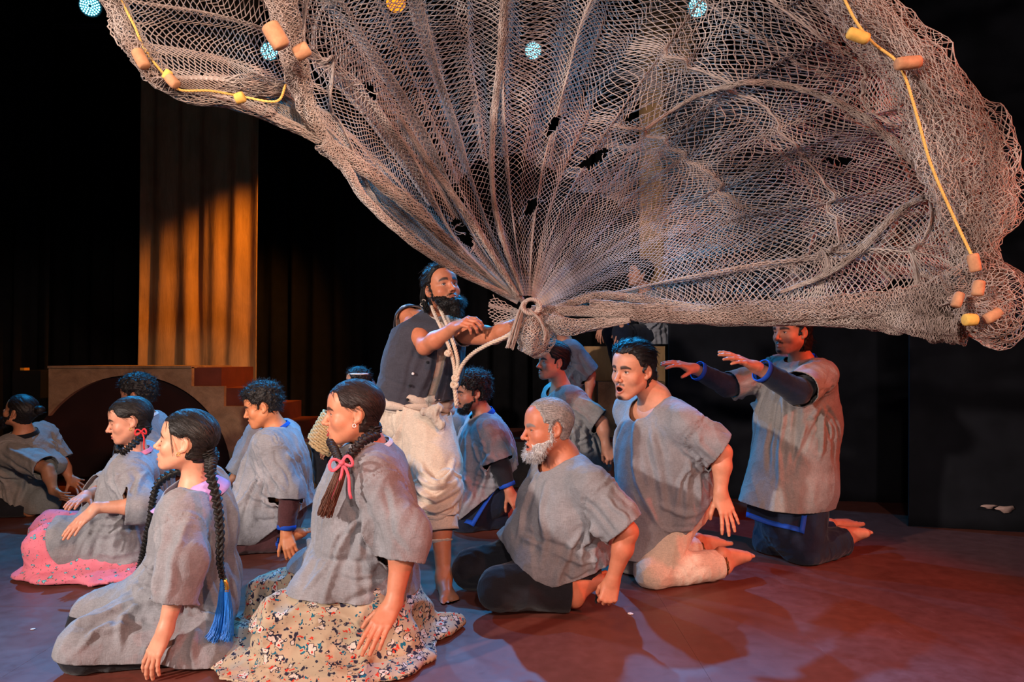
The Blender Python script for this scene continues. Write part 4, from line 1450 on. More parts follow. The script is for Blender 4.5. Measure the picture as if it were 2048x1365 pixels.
# pipes the lamps hang from
for y, z in ((6.2 - .02, None), (7.05 - .02, None)):
    zz = float(at(1395, 14, 6.2)[2] if y < 6.5 else at(1066, 101, 7.05)[2]) + .27
    o = mesh_obj('lighting_bar', *tube([V3(-6, y + .06, zz), V3(6, y + .06, zz)], .025, 10), CAN)
    props(o, 'black steel lighting pipe carrying the ' + ('forward' if y < 6.5 else 'rearmost') + ' row of lit lamp cans', 'pipe')
# ---------------------------------------------------------------- the cast net
HAND = (1058, 622, 3.22)
RAYS = [
 [(905, 535, 3.05), (770, 440, 2.85), (695, 350, 2.65), (610, 268, 2.45), (470, 207, 2.25)],
 [(908, 522, 3.05), (775, 408, 2.83), (662, 295, 2.6), (520, 215, 2.35), (345, 190, 2.12)],
 [(915, 505, 3.02), (790, 370, 2.8), (655, 232, 2.55), (470, 140, 2.3), (262, 112, 2.05)],
 [(922, 488, 3.0), (800, 320, 2.8), (672, 160, 2.55), (470, 40, 2.3), (212, -20, 2.05)],
 [(935, 468, 3.0), (822, 268, 2.85), (705, 70, 2.65), (560, -90, 2.4), (350, -250, 2.2)],
 [(958, 440, 3.02), (872, 220, 2.95), (795, 20, 2.8), (720, -160, 2.6), (600, -400, 2.4)],
 [(1002, 425, 3.06), (962, 205, 3.06), (935, 0, 2.95), (940, -210, 2.75), (950, -450, 2.5)],
 [(1058, 425, 3.1), (1088, 222, 3.16), (1130, 20, 3.05), (1210, -180, 2.85), (1300, -400, 2.55)],
 [(1108, 442, 3.14), (1200, 262, 3.24), (1312, 82, 3.12), (1440, -90, 2.9), (1600, -210, 2.55)],
 [(1150, 470, 3.18), (1290, 312, 3.26), (1455, 165, 3.1), (1640, 60, 2.82), (1770, 10, 2.5)],
 [(1188, 500, 3.2), (1370, 372, 3.24), (1570, 270, 3.05), (1760, 200, 2.75), (1880, 175, 2.42)],
 [(1215, 530, 3.2), (1430, 430, 3.2), (1660, 375, 3.0), (1850, 340, 2.68), (2005, 350, 2.36)],
 [(1230, 570, 3.18), (1450, 515, 3.1), (1690, 478, 2.9), (1870, 478, 2.6), (1995, 530, 2.34)],
 [(1245, 622, 3.14), (1450, 632, 2.95), (1650, 634, 2.75), (1820, 640, 2.55), (1945, 655, 2.36)],
]
G = np.array([[at(*HAND)] + [at(*p) for p in r] for r in RAYS])       # 14 x 6 x 3
def crw(t):
    return np.stack([-.5 * t + t * t - .5 * t ** 3, 1 - 2.5 * t * t + 1.5 * t ** 3, .5 * t + 2 * t * t - 1.5 * t ** 3, -.5 * t * t + .5 * t ** 3], -1)
def NS(u, v):
    """net surface: u along the rim 0..13, v from the hand (0) to the rim (1)"""
    nu, nv = G.shape[:2]
    u = np.clip(u, 0, nu - 1.0001); w = np.clip(v, 0, 1) * (nv - 1) * .99999
    i = u.astype(int); j = w.astype(int)
    wu, wv = crw(u - i), crw(w - j)
    out = 0
    for a in range(4):
        for b in range(4):
            out = out + (wu[..., a] * wv[..., b])[..., None] * G[np.clip(i + a - 1, 0, nu - 1), np.clip(j + b - 1, 0, nv - 1)]
    return out
_e = 1e-3
def NSn(u, v):
    a = NS(u + _e, v) - NS(u - _e, v); b = NS(u, v + _e) - NS(u, v - _e)
    n = np.cross(a, b)
    return n / (np.linalg.norm(n, axis=-1, keepdims=True) + 1e-9)
def net_point(u, v):
    """surface with its folds: radial pleats, a few doubled-over ridges, arcs across the right half"""
    us, vs = u.copy(), v.copy()
    off = np.zeros_like(u)
    for c, w, A in ((2.9, .75, .34), (5.35, .5, .22), (6.35, .42, .2), (7.2, .5, .17), (4.2, .5, .17), (12.3, .7, .28)):
        x = (u - c) / w; m = np.abs(x) < 1
        win = np.where(m, np.cos(x * math.pi / 2) ** 2, 0)
        us = us - A * np.sin(np.clip(x, -1, 1) * math.pi) * np.sqrt(win) * np.clip(1.35 - v, 0, 1)
        off = off + .05 * win * np.cos(x * math.pi * 1.5) * sstep(v, .02, .4)
    for c, w, A, u0, u1 in ((.60, .13, .045, 8.2, 12.6), (.80, .10, .036, 7.0, 12.6), (.44, .10, .024, 8.0, 11.0), (.9, .08, .03, 1, 6)):
        cc = c - .02 * (u - 10) ** 2 * .25
        x = (v - cc) / w; m = np.abs(x) < 1
        gate = sstep(u, u0 - .8, u0 + .6) * (1 - sstep(u, u1 - .5, u1 + .4))
        win = np.where(m, np.cos(x * math.pi / 2) ** 2, 0) * gate
        vs = vs - A * np.sin(np.clip(x, -1, 1) * math.pi) * np.sqrt(win)
        off = off + .03 * win * np.cos(x * math.pi * 1.5)
    q = np.stack([u * 1.9, v * 1.5, u * 0], -1).reshape(-1, 3)
    n1 = vnoise(q + 3).reshape(u.shape); n2 = vnoise(q * (2.7, 2.2, 1) + 11).reshape(u.shape); n3 = vnoise(q * (6, 7, 1) + 23).reshape(u.shape)
    amp = sstep(v, .0, .5)
    off = off + amp * (.075 * n1 + .03 * n2 + .008 * n3)
    us = us + .10 * n2 * amp + .03 * n3
    vs = vs + (.012 * n2 + .006 * n3) * amp
    return NS(us, vs) + NSn(us, vs) * off[..., None]

def strand_mesh(A, B, r, rb=None):
    """three sided twine pieces from A to B (N x 3)"""
    d = B - A; L = np.linalg.norm(d, axis=1, keepdims=True) + 1e-9; t = d / L
    ref = np.where(np.abs(t[:, 2:3]) < .9, V3(0, 0, 1)[None], V3(1, 0, 0)[None])
    a = np.cross(t, ref); a /= np.linalg.norm(a, axis=1, keepdims=True) + 1e-9; b = np.cross(t, a)
    th = np.array([0, 2.0944, 4.18879])
    r = np.broadcast_to(np.asarray(r, float), (len(A),))[:, None, None]
    ring = r * (np.cos(th)[None, :, None] * a[:, None] + np.sin(th)[None, :, None] * b[:, None])
    V = np.concatenate([(A - t * .001)[:, None] + ring, (B + t * .001)[:, None] + ring], 1).reshape(-1, 3)
    base = (np.arange(len(A)) * 6)[:, None]
    Q = np.concatenate([base + np.array([[k, (k + 1) % 3, 3 + (k + 1) % 3, 3 + k]]) for k in range(3)])
    return V, Q

def diamonds(pf, nu, nv, closed=False, jit=0.0, seed=0, v0=0.0, drop=None):
    """knotted diamond mesh over pf(u in 0..1, v in 0..1): nu meshes across, nv half rows; returns segment ends"""
    rs = np.random.RandomState(seed)
    rows = np.arange(nv + 1)[:, None]; cols = np.arange(nu + (0 if closed else 1))[None]
    u = (cols + .5 * (rows % 2)) / nu
    v = v0 + (1 - v0) * rows / nv + 0 * u
    if jit:
        u = u + rs.normal(0, jit / nu, u.shape); v = v + rs.normal(0, jit / nv, v.shape)
    P = pf(u % 1.0 if closed else np.clip(u, 0, 1), np.clip(v, 0, 1))
    n = P.shape[1]
    A, Bq = [], []
    for par in (0, 1):
        r0 = np.arange(par, nv, 2)
        a = P[r0]; b = P[r0 + 1]
        same = b
        sh = np.roll(b, 1 if par == 0 else -1, axis=1)
        A.append(a.reshape(-1, 3)); Bq.append(same.reshape(-1, 3))
        if closed:
            A.append(a.reshape(-1, 3)); Bq.append(sh.reshape(-1, 3))
        elif par == 0:
            A.append(a[:, 1:].reshape(-1, 3)); Bq.append(sh[:, 1:].reshape(-1, 3))
        else:
            A.append(a[:, :-1].reshape(-1, 3)); Bq.append(sh[:, :-1].reshape(-1, 3))
    return np.concatenate(A), np.concatenate(Bq)

def twine_mat():
    t = NT('net_twine', .95, .1)
    v = t.coord()
    f = t.noise(v, 2.2, 5, .6, .8); f2 = t.noise(v, 7, 4, .6, .3)
    c = t.ramp(f, [(.30, lin(112, 88, 78)), (.47, lin(172, 152, 142)), (.72, lin(204, 192, 184))])
    t.color(t.mix(.5, c, t.ramp(f2, [(.35, (.62, .56, .54)), (.62, (1.12, 1.12, 1.12))]), 'MULTIPLY'))
    return t.m
TWINE = twine_mat()
net = empty('fishing_net', at(*HAND), 'huge beige cast net flung open above the kneeling crowd', 'fishing net')

# main sheet with torn holes
NU, NVR = 168, 186
def pf(u, v):
    return net_point(u * 13.0, v ** .92)
SA, SB = diamonds(pf, NU, NVR, jit=.07, seed=1, v0=.035)
HOLES = [(740, 180, 8, 26, -.5), (1108, 250, 26, 9, -1.0), (1188, 318, 32, 11, -.6), (1062, 412, 11, 20, .4), (925, 465, 12, 34, -.55), (1682, 322, 36, 7, .05), (1278, 228, 40, 6, -.45), (1690, 90, 9, 12, 0)]
def to_px(P):
    d = P - V3(0, 0, CAMZ)
    f_ = d[:, 1] * math.cos(PITCH) + d[:, 2] * math.sin(PITCH); u_ = -d[:, 1] * math.sin(PITCH) + d[:, 2] * math.cos(PITCH)
    return 1024 + FPX * d[:, 0] / f_, 682.5 - FPX * u_ / f_
M = (SA + SB) / 2
mx, my = to_px(M)
keep = np.ones(len(M), bool)
for hx, hy, ra, rb, an in HOLES:
    dx, dy = mx - hx, my - hy; c_, s_ = math.cos(an), math.sin(an)
    keep &= (((dx * c_ + dy * s_) / ra) ** 2 + ((-dx * s_ + dy * c_) / rb) ** 2) > 1
rs = np.random.RandomState(5)
keep &= rs.rand(len(M)) > .006
SA, SB = SA[keep], SB[keep]
rad = .0024 * (1 + .25 * vnoise(SA * 3)) * np.clip(np.linalg.norm(SA - at(*HAND), axis=1) / .9, .42, 1)
props(mesh_obj('netting', *strand_mesh(SA, SB, rad), TWINE, net), kind='stuff')

# the far side of the cone, seen through the near side
def pf2(u, v):
    u_ = 3.2 + u * 9.6; v_ = v ** .95
    P = net_point(u_ + .35 * np.sin(v_ * 5 + u_), v_ * .97)
    n_ = NSn(np.clip(u_, 0, 13), v_)
    d = P - V3(0, 0, CAMZ)
    back = (.06 + .22 * np.sin(np.clip(v_, 0, 1) * math.pi * .8)) * (.75 + .35 * np.sin(u_ * 1.7))
    return P + V3(0, 1, 0) * back[..., None] + V3(.02, 0, -.01) * np.sin(u_ * 3)[..., None]
TA, TB = diamonds(pf2, 140, 130, jit=.10, seed=2, v0=.30)
tx, ty = to_px((TA + TB) / 2)
kp = rs.rand(len(TA)) > .01
for hx, hy, ra, rb, an in HOLES:
    dx, dy = tx - hx, ty - hy; c_, s_ = math.cos(an), math.sin(an)
    kp &= (((dx * c_ + dy * s_) / ra) ** 2 + ((-dx * s_ + dy * c_) / rb) ** 2) > 1
props(mesh_obj('netting', *strand_mesh(TA[kp], TB[kp], .0023), TWINE, net), kind='stuff')
SPX, SPY = to_px(SA)

# bunched edges: netting wrapped round a path
def bunch(name, pts, radii, around, per_m, seed, r=.0015, rough=.45, layers=2, squash=1.0, snap=False):
    if snap:
        pts = [(x, y, float(SA[np.argsort((SPX - x) ** 2 + (SPY - y) ** 2)[:12], 1].min()) - .02) for x, y, _ in [tuple(q) for q in crom(np.array(pts, float), 14)]]
        radii = crom(np.array(radii)[:, None], 14)[:, 0]
    rs = np.random.RandomState(seed)
    C0 = np.array([at(*p) for p in pts]); L = np.linalg.norm(np.diff(C0, axis=0), axis=1).sum()
    per_m = per_m * 1.5; around = int(around * 1.45)
    n = int(L * per_m); n += n % 2
    C = crom(C0, 200); T, A, B = frames(C); Rr = crom(np.array(radii)[:, None], 200)[:, 0]
    out = []
    for ly in range(layers):
        sc = 1 - .33 * ly
        def pfb(u, v):
            i = np.clip(v * 199, 0, 198.999); k = i.astype(int); t = (i - k)[..., None]
            lerp = lambda Z_: Z_[k] * (1 - t) + Z_[k + 1] * t
            th = u * 2 * math.pi
            q = np.stack([np.cos(th) * 1.6, np.sin(th) * 1.6, v * L * 9 + seed + ly * 7], -1).reshape(-1, 3)
            nz = vnoise(q).reshape(u.shape); nz2 = vnoise(q * 2.6 + 4).reshape(u.shape)
            rr = (Rr[k] * sc * (1 + rough * nz + .5 * rough * nz2))[..., None]
            return lerp(C) + rr * (np.cos(th)[..., None] * lerp(A) * squash + np.sin(th)[..., None] * lerp(B))
        out.append(diamonds(pfb, around, n, True, .3, seed + ly))
    A_ = np.concatenate([o[0] for o in out]); B_ = np.concatenate([o[1] for o in out])
    return props(mesh_obj(name, *strand_mesh(A_, B_, r), TWINE, net), kind='stuff')
bunch('bunched_edge', [(1064, 622, 3.2), (1160, 622, 3.12), (1300, 632, 3.0), (1500, 638, 2.85), (1700, 640, 2.68), (1830, 645, 2.5), (1930, 655, 2.38)], [.022, .022, .026, .030, .034, .05, .075], 16, 110, 3, rough=.3)
bunch('bunched_edge', [(1180, 610, 3.1), (1400, 625, 2.95), (1600, 622, 2.75), (1780, 610, 2.58), (1920, 600, 2.4)], [.02, .03, .045, .06, .08], 16, 70, 4, rough=.4)
bunch('bunched_edge', [(1045, 600, 3.2), (940, 520, 3.05), (830, 420, 2.85), (735, 345, 2.65), (655, 290, 2.5), (612, 210, 2.35), (588, 120, 2.2), (566, 30, 2.1), (540, -60, 2.05)], [.012, .020, .024, .026, .030, .032, .036, .042, .045], 16, 80, 5, rough=.4)
bunch('bunched_edge', [(1040, 600, 3.2), (925, 548, 3.0), (820, 480, 2.82), (735, 405, 2.68), (690, 335, 2.55), (640, 285, 2.45)], [.008, .012, .015, .016, .02, .025], 10, 90, 6, rough=.35)
bunch('bunched_edge', [(640, 280, 2.45), (560, 240, 2.35), (470, 203, 2.25), (360, 180, 2.15), (300, 140, 2.1), (262, 80, 2.08), (232, 10, 2.06), (190, -60, 2.05)], [.014, .018, .022, .030, .036, .036, .034, .03], 16, 70, 7, rough=.55)
bunch('bunched_edge', [(345, 172, 2.13), (430, 172, 2.2), (500, 176, 2.25), (570, 178, 2.33)], [.02, .03, .034, .025], 16, 40, 17, rough=.6)
bunch('bunched_edge', [(1640, -40, 2.5), (1720, 50, 2.48), (1800, 130, 2.44), (1850, 240, 2.42), (1890, 360, 2.40), (1930, 470, 2.38), (1955, 560, 2.36)], [.05, .055, .06, .065, .06, .055, .07], 18, 55, 8, rough=.5)
bunch('bunched_edge', [(1700, -20, 2.4), (1790, 60, 2.38), (1880, 170, 2.36), (1960, 280, 2.34), (1985, 390, 2.33), (1965, 480, 2.33), (1950, 560, 2.34)], [.05, .06, .07, .085, .085, .06, .06], 22, 50, 9, rough=.45)
bunch('bunched_edge', [(1925, 530, 2.36), (1960, 580, 2.33), (1965, 625, 2.32), (1930, 655, 2.34)], [.07, .12, .125, .07], 30, 110, 10, rough=.4, layers=3)
bunch('bunched_edge', [(1290, 258, 3.16), (1400, 190, 3.1), (1520, 165, 3.02), (1650, 195, 2.9), (1760, 260, 2.78), (1850, 350, 2.65), (1905, 460, 2.5)], [.006, .010, .012, .014, .016, .018, .02], 9, 45, 11, rough=.4, snap=True)
bunch('bunched_edge', [(1560, 585, 2.95), (1660, 545, 2.9), (1740, 480, 2.85), (1800, 420, 2.75), (1850, 395, 2.65)], [.008, .012, .014, .013, .012], 9, 50, 12, rough=.4, snap=True)
bunch('bunched_edge', [(1045, 590, 3.15), (1005, 480, 3.02), (985, 380, 3.0), (985, 260, 2.98), (1000, 120, 2.92), (1010, -20, 2.85)], [.008, .010, .010, .012, .014, .016], 8, 80, 13, rough=.5, snap=True)
bunch('bunched_edge', [(1035, 590, 3.15), (940, 440, 2.98), (860, 330, 2.92), (800, 235, 2.85)], [.010, .014, .012, .006], 8, 80, 14, rough=.5, snap=True)
bunch('bunched_edge', [(1120, 615, 3.14), (1200, 592, 3.12), (1290, 600, 3.05), (1420, 620, 2.95)], [.018, .02, .02, .015], 10, 80, 15, rough=.4, snap=True)
# the tail that hangs under the hands
bunch('net_tail', [(1062, 622, 3.16), (1066, 650, 3.14), (1064, 685, 3.13), (1052, 708, 3.13)], [.03, .07, .08, .05], 30, 120, 16, r=.0015, rough=.5, layers=2)
bunch('net_tail', [(1100, 640, 3.12), (1130, 655, 3.1), (1180, 650, 3.08), (1260, 640, 3.02)], [.05, .045, .03, .012], 16, 80, 18, rough=.3)
# little fan of loose meshes above the wrist
def pfan(u, v):
    a = math.radians(150) + u * math.radians(62) + .1 * np.sin(u * 9)
    c = at(1052, 628, 3.16)
    r_ = .02 + v * .155
    return c + np.stack([np.cos(a) * r_, -.03 * v + 0 * u, np.sin(a) * r_ * .75 + .02 * v], -1)
A_, B_ = diamonds(pfan, 12, 10, jit=.15, seed=3)
props(mesh_obj('net_tail', *strand_mesh(A_, B_, .0019), TWINE, net), kind='stuff')
lock([at(1045, 615, 3.1), at(1036, 640, 3.07), at(1026, 675, 3.06), at(1016, 708, 3.06)], .014, .02, 60, TWINE, net, 'loose_ends', spread=.018, seed=4)
lock([at(1060, 620, 3.08), at(1080, 640, 3.06), at(1090, 665, 3.06), at(1088, 690, 3.06)], .006, .008, 20, TWINE, net, 'loose_ends', spread=.018, seed=5)
# the knot the fisherman grips
th = np.linspace(0, 2 * math.pi * 3, 90)
c = at(1062, 615, 3.12)
kn = c + np.stack([.036 * np.cos(th) * (1 + .15 * np.sin(th * 1.3)), -.02 + .022 * np.sin(th * .66), .034 * np.sin(th)], 1)
mesh_obj('grip_knot', *rope_mesh(kn, .009, 30, n=400), TWINE, net)
# frayed twine round the tears
rs = np.random.RandomState(8); out = []
for hx, hy, ra, rb, an in HOLES:
    for k in range(9):
        a = rs.rand() * 6.28; rr = 1.05
        lx, ly = ra * math.cos(a) * rr, rb * math.sin(a) * rr
        qx, qy = hx + lx * math.cos(an) - ly * math.sin(an), hy + lx * math.sin(an) + ly * math.cos(an)
        # nearest piece of netting gives the depth
        i = np.argmin((to_px(SA)[0] - qx) ** 2 + (to_px(SA)[1] - qy) ** 2) if k == 0 else np.argmin((ax_ - qx) ** 2 + (ay_ - qy) ** 2)
        if k == 0: ax_, ay_ = to_px(SA)
        P = [SA[i]]; d = nrm(rs.normal(0, 1, 3) * (1, .4, 1))
        for m in range(4):
            d = nrm(d + rs.normal(0, .5, 3)); P.append(P[-1] + d * .014)
        out.append(tube(crom(P, 8), .0018, 3, caps=False))
props(mesh_obj('frayed_twine', *join(out), TWINE, net), kind='stuff')

# yellow rim cords and floats
YEL = plain('yellow_cord', lin(226, 176, 96), .8, .2, .15, 60)
CORK = plain('cork_float', lin(186, 132, 96), .8, .25, .25, 40, .4)
FOAM = plain('yellow_float', lin(222, 172, 84), .8, .25, .2, 40, .3)
def cord(pts, r, name='rim_cord', mat=YEL):
    P = np.array([at(*p) for p in pts])
    mesh_obj(name, *rope_mesh(P, r, 40), mat, net)
cord([(236, -10, 2.04), (268, 50, 2.05), (285, 90, 2.06), (312, 130, 2.07), (335, 155, 2.08), (360, 180, 2.10), (420, 182, 2.14), (478, 192, 2.18), (552, 203, 2.2), (572, 170, 2.24)], .0042)
cord([(1680, -20, 2.36), (1710, 40, 2.36), (1745, 85, 2.36), (1790, 120, 2.35), (1812, 160, 2.35), (1836, 240, 2.34), (1862, 330, 2.33), (1905, 430, 2.31), (1945, 515, 2.28)], .0052)
def netfloat(px, py, d, ang, L, r, mat, tilt=0.0):
    c = at(px, py, d); a = math.radians(ang)
    ax = nrm(V3(math.cos(a), tilt, math.sin(a)))
    t = np.array([-.5, -.5, -.44, -.3, 0, .3, .44, .5, .5]) * L
    rr = np.array([.001, .7, .95, 1, 1.03, 1, .95, .7, .001]) * r
    V, Q = tube(c + t[:, None] * ax, rr, 14, caps=False)
    mesh_obj('float', V, Q, mat, net)
for f in ((282, 118, 2.04, -62, .06, .018, CORK), (345, 163, 2.05, -45, .04, .016, CORK), (480, 196, 2.13, 20, .03, .017, FOAM), (552, 72, 2.02, -60, .075, .028, CORK, .3),
          (604, 103, 2.06, 30, .05, .022, CORK), (335, 150, 2.05, 60, .03, .012, FOAM), (1716, 72, 2.32, -20, .075, .020, FOAM), (1816, 126, 2.30, 6, .085, .022, CORK),
          (1948, 526, 2.22, -80, .06, .018, CORK), (1956, 577, 2.18, 80, .05, .018, CORK), (1985, 632, 2.2, 30, .055, .018, CORK), (1915, 600, 2.22, 70, .05, .016, CORK), (1940, 640, 2.2, 0, .04, .02, FOAM)):
    netfloat(*f)
# ---------------------------------------------------------------- the company
GREY = linen('grey_linen', lin(136, 134, 138))
GREY2 = linen('grey_linen_warm', lin(138, 132, 128))
BLK = linen('black_cotton', (.012, .012, .016), .2, bump=.25)
NAVY = linen('navy_cotton', (.010, .014, .030), .2, bump=.25)
MAR = linen('maroon_cotton', lin(74, 44, 46), .15, bump=.25)
CREAM = linen('cream_cotton', lin(214, 192, 172), .10)
BLUE = plain('royal_blue_trim', lin(24, 70, 170), .7, .2, .1)
LILAC = plain('lilac_cotton', lin(190, 150, 200), .85, .2, .08, 60)
WHITE = plain('white_cotton', lin(220, 214, 214), .85, .2, .06, 60)
PINKT = plain('pink_ribbon', lin(214, 92, 108), .6, .3, .1, 60)
REDT = plain('red_ribbon', lin(190, 36, 40), .55, .3, .1, 60)
TASSEL = plain('blue_silk', lin(20, 110, 200), .45, .5, .15, 200)
GOLD = plain('gold_metal', lin(200, 160, 80), .35, .5, .1, 60, metal=1.0)
SKIRTP = floral('pink_floral_cotton', lin(222, 120, 136), [(1.0, [(.10, lin(240, 225, 215)), (.28, lin(90, 176, 186)), (.34, lin(60, 70, 90))], .42), (1.6, [(.18, lin(60, 112, 92)), (.23, lin(180, 60, 80))], .5), (2.4, [(.16, lin(196, 72, 96))], .6)], 36)
SKIRTF = floral('floral_rayon', lin(176, 156, 132), [(1.0, [(.14, lin(176, 44, 38)), (.34, lin(200, 186, 174)), (.43, lin(40, 38, 54))], .55), (1.35, [(.30, lin(44, 42, 58)), (.37, lin(150, 138, 126))], .5), (1.6, [(.27, lin(28, 96, 118))], .42), (1.8, [(.28, lin(196, 62, 46))], .55), (2.7, [(.26, lin(46, 44, 60))], .55)], 24)
BKH = (.011, .009, .009)
def hemplane(p, q, up=1):
    """cut along the line p-q (pixels with depth) swept in depth; keeps the upper side"""
    a, b = at(*p), at(*q)
    n = np.cross(nrm(b - a), V3(0, 1, 0)); n = nrm(n)
    if n[2] < 0: n = -n
    return (a, n * up)
def ring(c, ax, r, t, mat, parent, name, wob=0.0):
    A, _, _ = np.linalg.svd(np.outer(ax, ax)); th = np.linspace(0, 2 * math.pi, 25)
    P = c + r * (np.cos(th)[:, None] * A[:, 1] + np.sin(th)[:, None] * A[:, 2])
    return mesh_obj(name, *tube(P, t, 6, caps=False), mat, parent)
def bow(c, ax, side, sz, mat, parent, tails=((0, 0, -1),)):
    """ribbon bow: two loops, knot, tails"""
    out = []
    ax = nrm(ax); side = nrm(side); up = np.cross(ax, side)
    for sg in (-1, 1):
        t = np.linspace(0, 1, 14)
        P = c + np.outer(np.sin(t * math.pi) * sz * (.6 + .4 * t), side * sg) + np.outer(np.sin(t * 2 * math.pi) * sz * .38, up) + np.outer(np.sin(t * math.pi) * sz * .2, ax)
        out.append(ribbon(P, ax, sz * .22))
    for d in tails:
        d = nrm(d); t = np.linspace(0, 1, 10)
        P = c + np.outer(t * sz * 2.6, d) + np.outer(np.sin(t * 5) * sz * .16, side)
        out.append(ribbon(P, ax, sz * .20))
    out.append(tube([c - side * sz * .2, c, c + side * sz * .2], [sz * .12, sz * .2, sz * .12], 8))
    return mesh_obj('ribbon', *join(out), mat, parent, solid=.0015)
def ribbon(P, ax, w):
    P = np.asarray(P); T = np.gradient(P, axis=0); T /= np.linalg.norm(T, axis=1, keepdims=True) + 1e-9
    s = np.cross(T, ax + .3 * T); s = np.cross(ax, T); s /= np.linalg.norm(s, axis=1, keepdims=True) + 1e-9
    V = np.concatenate([P - s * w / 2 + ax * .002, P + s * w / 2]); n = len(P); i = np.arange(n - 1)
    return V, np.stack([i, i + 1, n + i + 1, n + i], 1)
def earring(F, sx, mat=GOLD):
    c = F.toworld([[sx * .082, .002, -.036]])[0]
    ring(c, F.R[:, 0], .006 * F.hs, .0014, mat, F.root, 'earring')
def skirt(F, mat, prims, waist, amp=.009, vox=.008, floor=.008, seed=0.0, clips=(), f1=13, crumple=.004, name='skirt'):
    V, Q = solid(prims, vox); N = vnormals(V, Q)
    fl = V - waist; fl /= np.linalg.norm(fl, axis=1, keepdims=True) + 1e-9
    V = V + N * fold_disp(V, fl, amp, f1, 2.0, crumple, seed)[:, None]
    V = V + fl * (.045 * vnoise(V * 8 + seed) * sstep(-V[:, 2], -.10, -.02))[:, None] * (1, 1, 0)
    c = np.full(len(V), 1.0)
    for f in clips: c = np.minimum(c, f(V))
    V, T = clip_mesh(V, Q, np.minimum(c, V[:, 2] + .03))
    lowm = V[:, 2] < floor + .004
    V[:, 2] = np.where(lowm, floor + .004 * (1 + vnoise(V * 7 + seed)), V[:, 2])
    return mesh_obj(name, V, T, mat, F.root, solid=.003)
def tassel(P, r0, r1, mat, parent, seed, n=160):
    lock(P, r0, r1, n, mat, parent, 'tassel', spread=.014, seed=seed, segs=9)
DN = V3(0, 0, -1)

# ---- kneeling woman with lilac collar and tasselled braid (front)
F = person('kneeling woman with eyes closed, lilac collar and a long braid ending in blue tassels',
  dict(hd=(375, 886, 2.58), nk=(392, 966, 2.62), pv=(375, 1185, 2.70), el=(368, 1125, 2.42), wl=(331, 1260, 2.36),
       er=(335, 1110, 2.95), wr=(285, 1195, 2.92), kl=(172, 1300, 2.44), kr=(182, 1240, 2.78), al=(395, 1305, 2.52), ar=(390, 1262, 2.85)),
  s=.93, hs=.945, yaw=8, head=(9, 9, 0), skin=(208, 148, 120),
  g=dict(fem=1, eyes=0.0, mouth=.005, lip=lin(196, 104, 96), hairline=.080, temple=2.0, gather=(-.02, -.105, -.02), nape=.06, burns=0, hairT=.012, locks=900, groove=.0016, browup=-.3, frown=-.4),
  hands={'l': ((290, 1345, 2.33), V3(-.55, -1, .1), dict(curl=.16, spread=.13, thumb=.2)), 'r': ((255, 1222, 2.92), V3(0, -.2, 1), dict(curl=.2))})
j = F.j
tunic(F, GREY, [(at(300, 1300, 2.42) * (1, 1, 0) + V3(0, 0, .035), V3(.12, 0, 1))], {'l': (1.62, .070, .075), 'r': (1.5, .07, .07)},
      extra=[cap(j['pv'] + V3(.02, 0, -.02), j['kl'] + V3(.01, 0, .02), .14, .088, .09), cap(j['pv'], j['kr'] + V3(.01, 0, .02), .14, .088, .09),
             cap(j['kl'], j['al'], .088, .09, .05), cap(j['pv'], j['al'] + V3(.02, 0, 0), .15, .11, .08), cap(j['pv'], j['ar'] + V3(.02, 0, 0), .15, .11, .08)],
      chest=.122, belly=.125, hips=.15, neck=(.118, .125, .085), seed=1.0, amp=.009,
      xlines=[([(310, 1120, 2.5), (250, 1190, 2.4), (235, 1300, 2.36)], .016, .018), ([(335, 1175, 2.45), (270, 1235, 2.38), (170, 1262, 2.36)], .018, .018), ([(290, 1140, 2.5), (210, 1180, 2.42), (135, 1232, 2.4)], .020, .016),
              ([(330, 1210, 2.42), (300, 1270, 2.36), (285, 1340, 2.36)], .014, -.030), ([(365, 1230, 2.42), (340, 1280, 2.38), (330, 1330, 2.38)], .014, .020), ([(400, 1200, 2.45), (395, 1260, 2.42), (380, 1320, 2.42)], .016, .016),
              ([(330, 1100, 2.5), (300, 1150, 2.45), (310, 1200, 2.42)], .016, .020), ([(260, 1200, 2.38), (200, 1240, 2.36), (150, 1310, 2.36)], .014, .014)])
trousers(F, BLK, r=(.095, .082, .06), top=.02)
collar(F, LILAC, r=.064, h=.055, drop=.045, gap=.8, flare=.055, points=.4, lift=-.030)
bp = [F.toworld([p])[0] for p in ((-.03, -.090, -.015), (-.035, -.108, -.05))] + [at(421, 945, 2.50), at(434, 1000, 2.46), at(440, 1060, 2.45), at(440, 1120, 2.45), at(446, 1160, 2.45)]
BR = braid(bp, .021, .009, F.hm, F.root)
for dx, sd in ((-5, 1), (5, 2)):
    mesh_obj('tassel_bead', *tube(crom([at(447 + dx * .3, 1158, 2.45), at(449 + dx, 1172, 2.45), at(449 + dx, 1186, 2.45)], 9), [.004, .009, .007, .009, .007, .009, .008, .01, .006], 8), TASSEL if sd == 1 else GOLD, BR)
    tassel([at(449 + dx, 1180, 2.45), at(449 + dx * 1.6, 1220, 2.45), at(444 + dx * 2.4, 1262, 2.44), at(432 + dx * 3.2, 1290, 2.43)], .008, .024, TASSEL, BR, sd, 220)
bp = [F.toworld([p])[0] for p in ((.04, -.085, -.02), (.07, -.08, -.07))] + [at(322, 962, 2.86), at(300, 1040, 2.88), at(285, 1110, 2.86), at(272, 1155, 2.82)]
BR = braid(bp, .02, .009, F.hm, F.root)
tassel([at(274, 1150, 2.82), at(262, 1180, 2.80), at(235, 1192, 2.78), at(200, 1206, 2.76)], .012, .024, TASSEL, BR, 5, 240)
earring(F, -1)
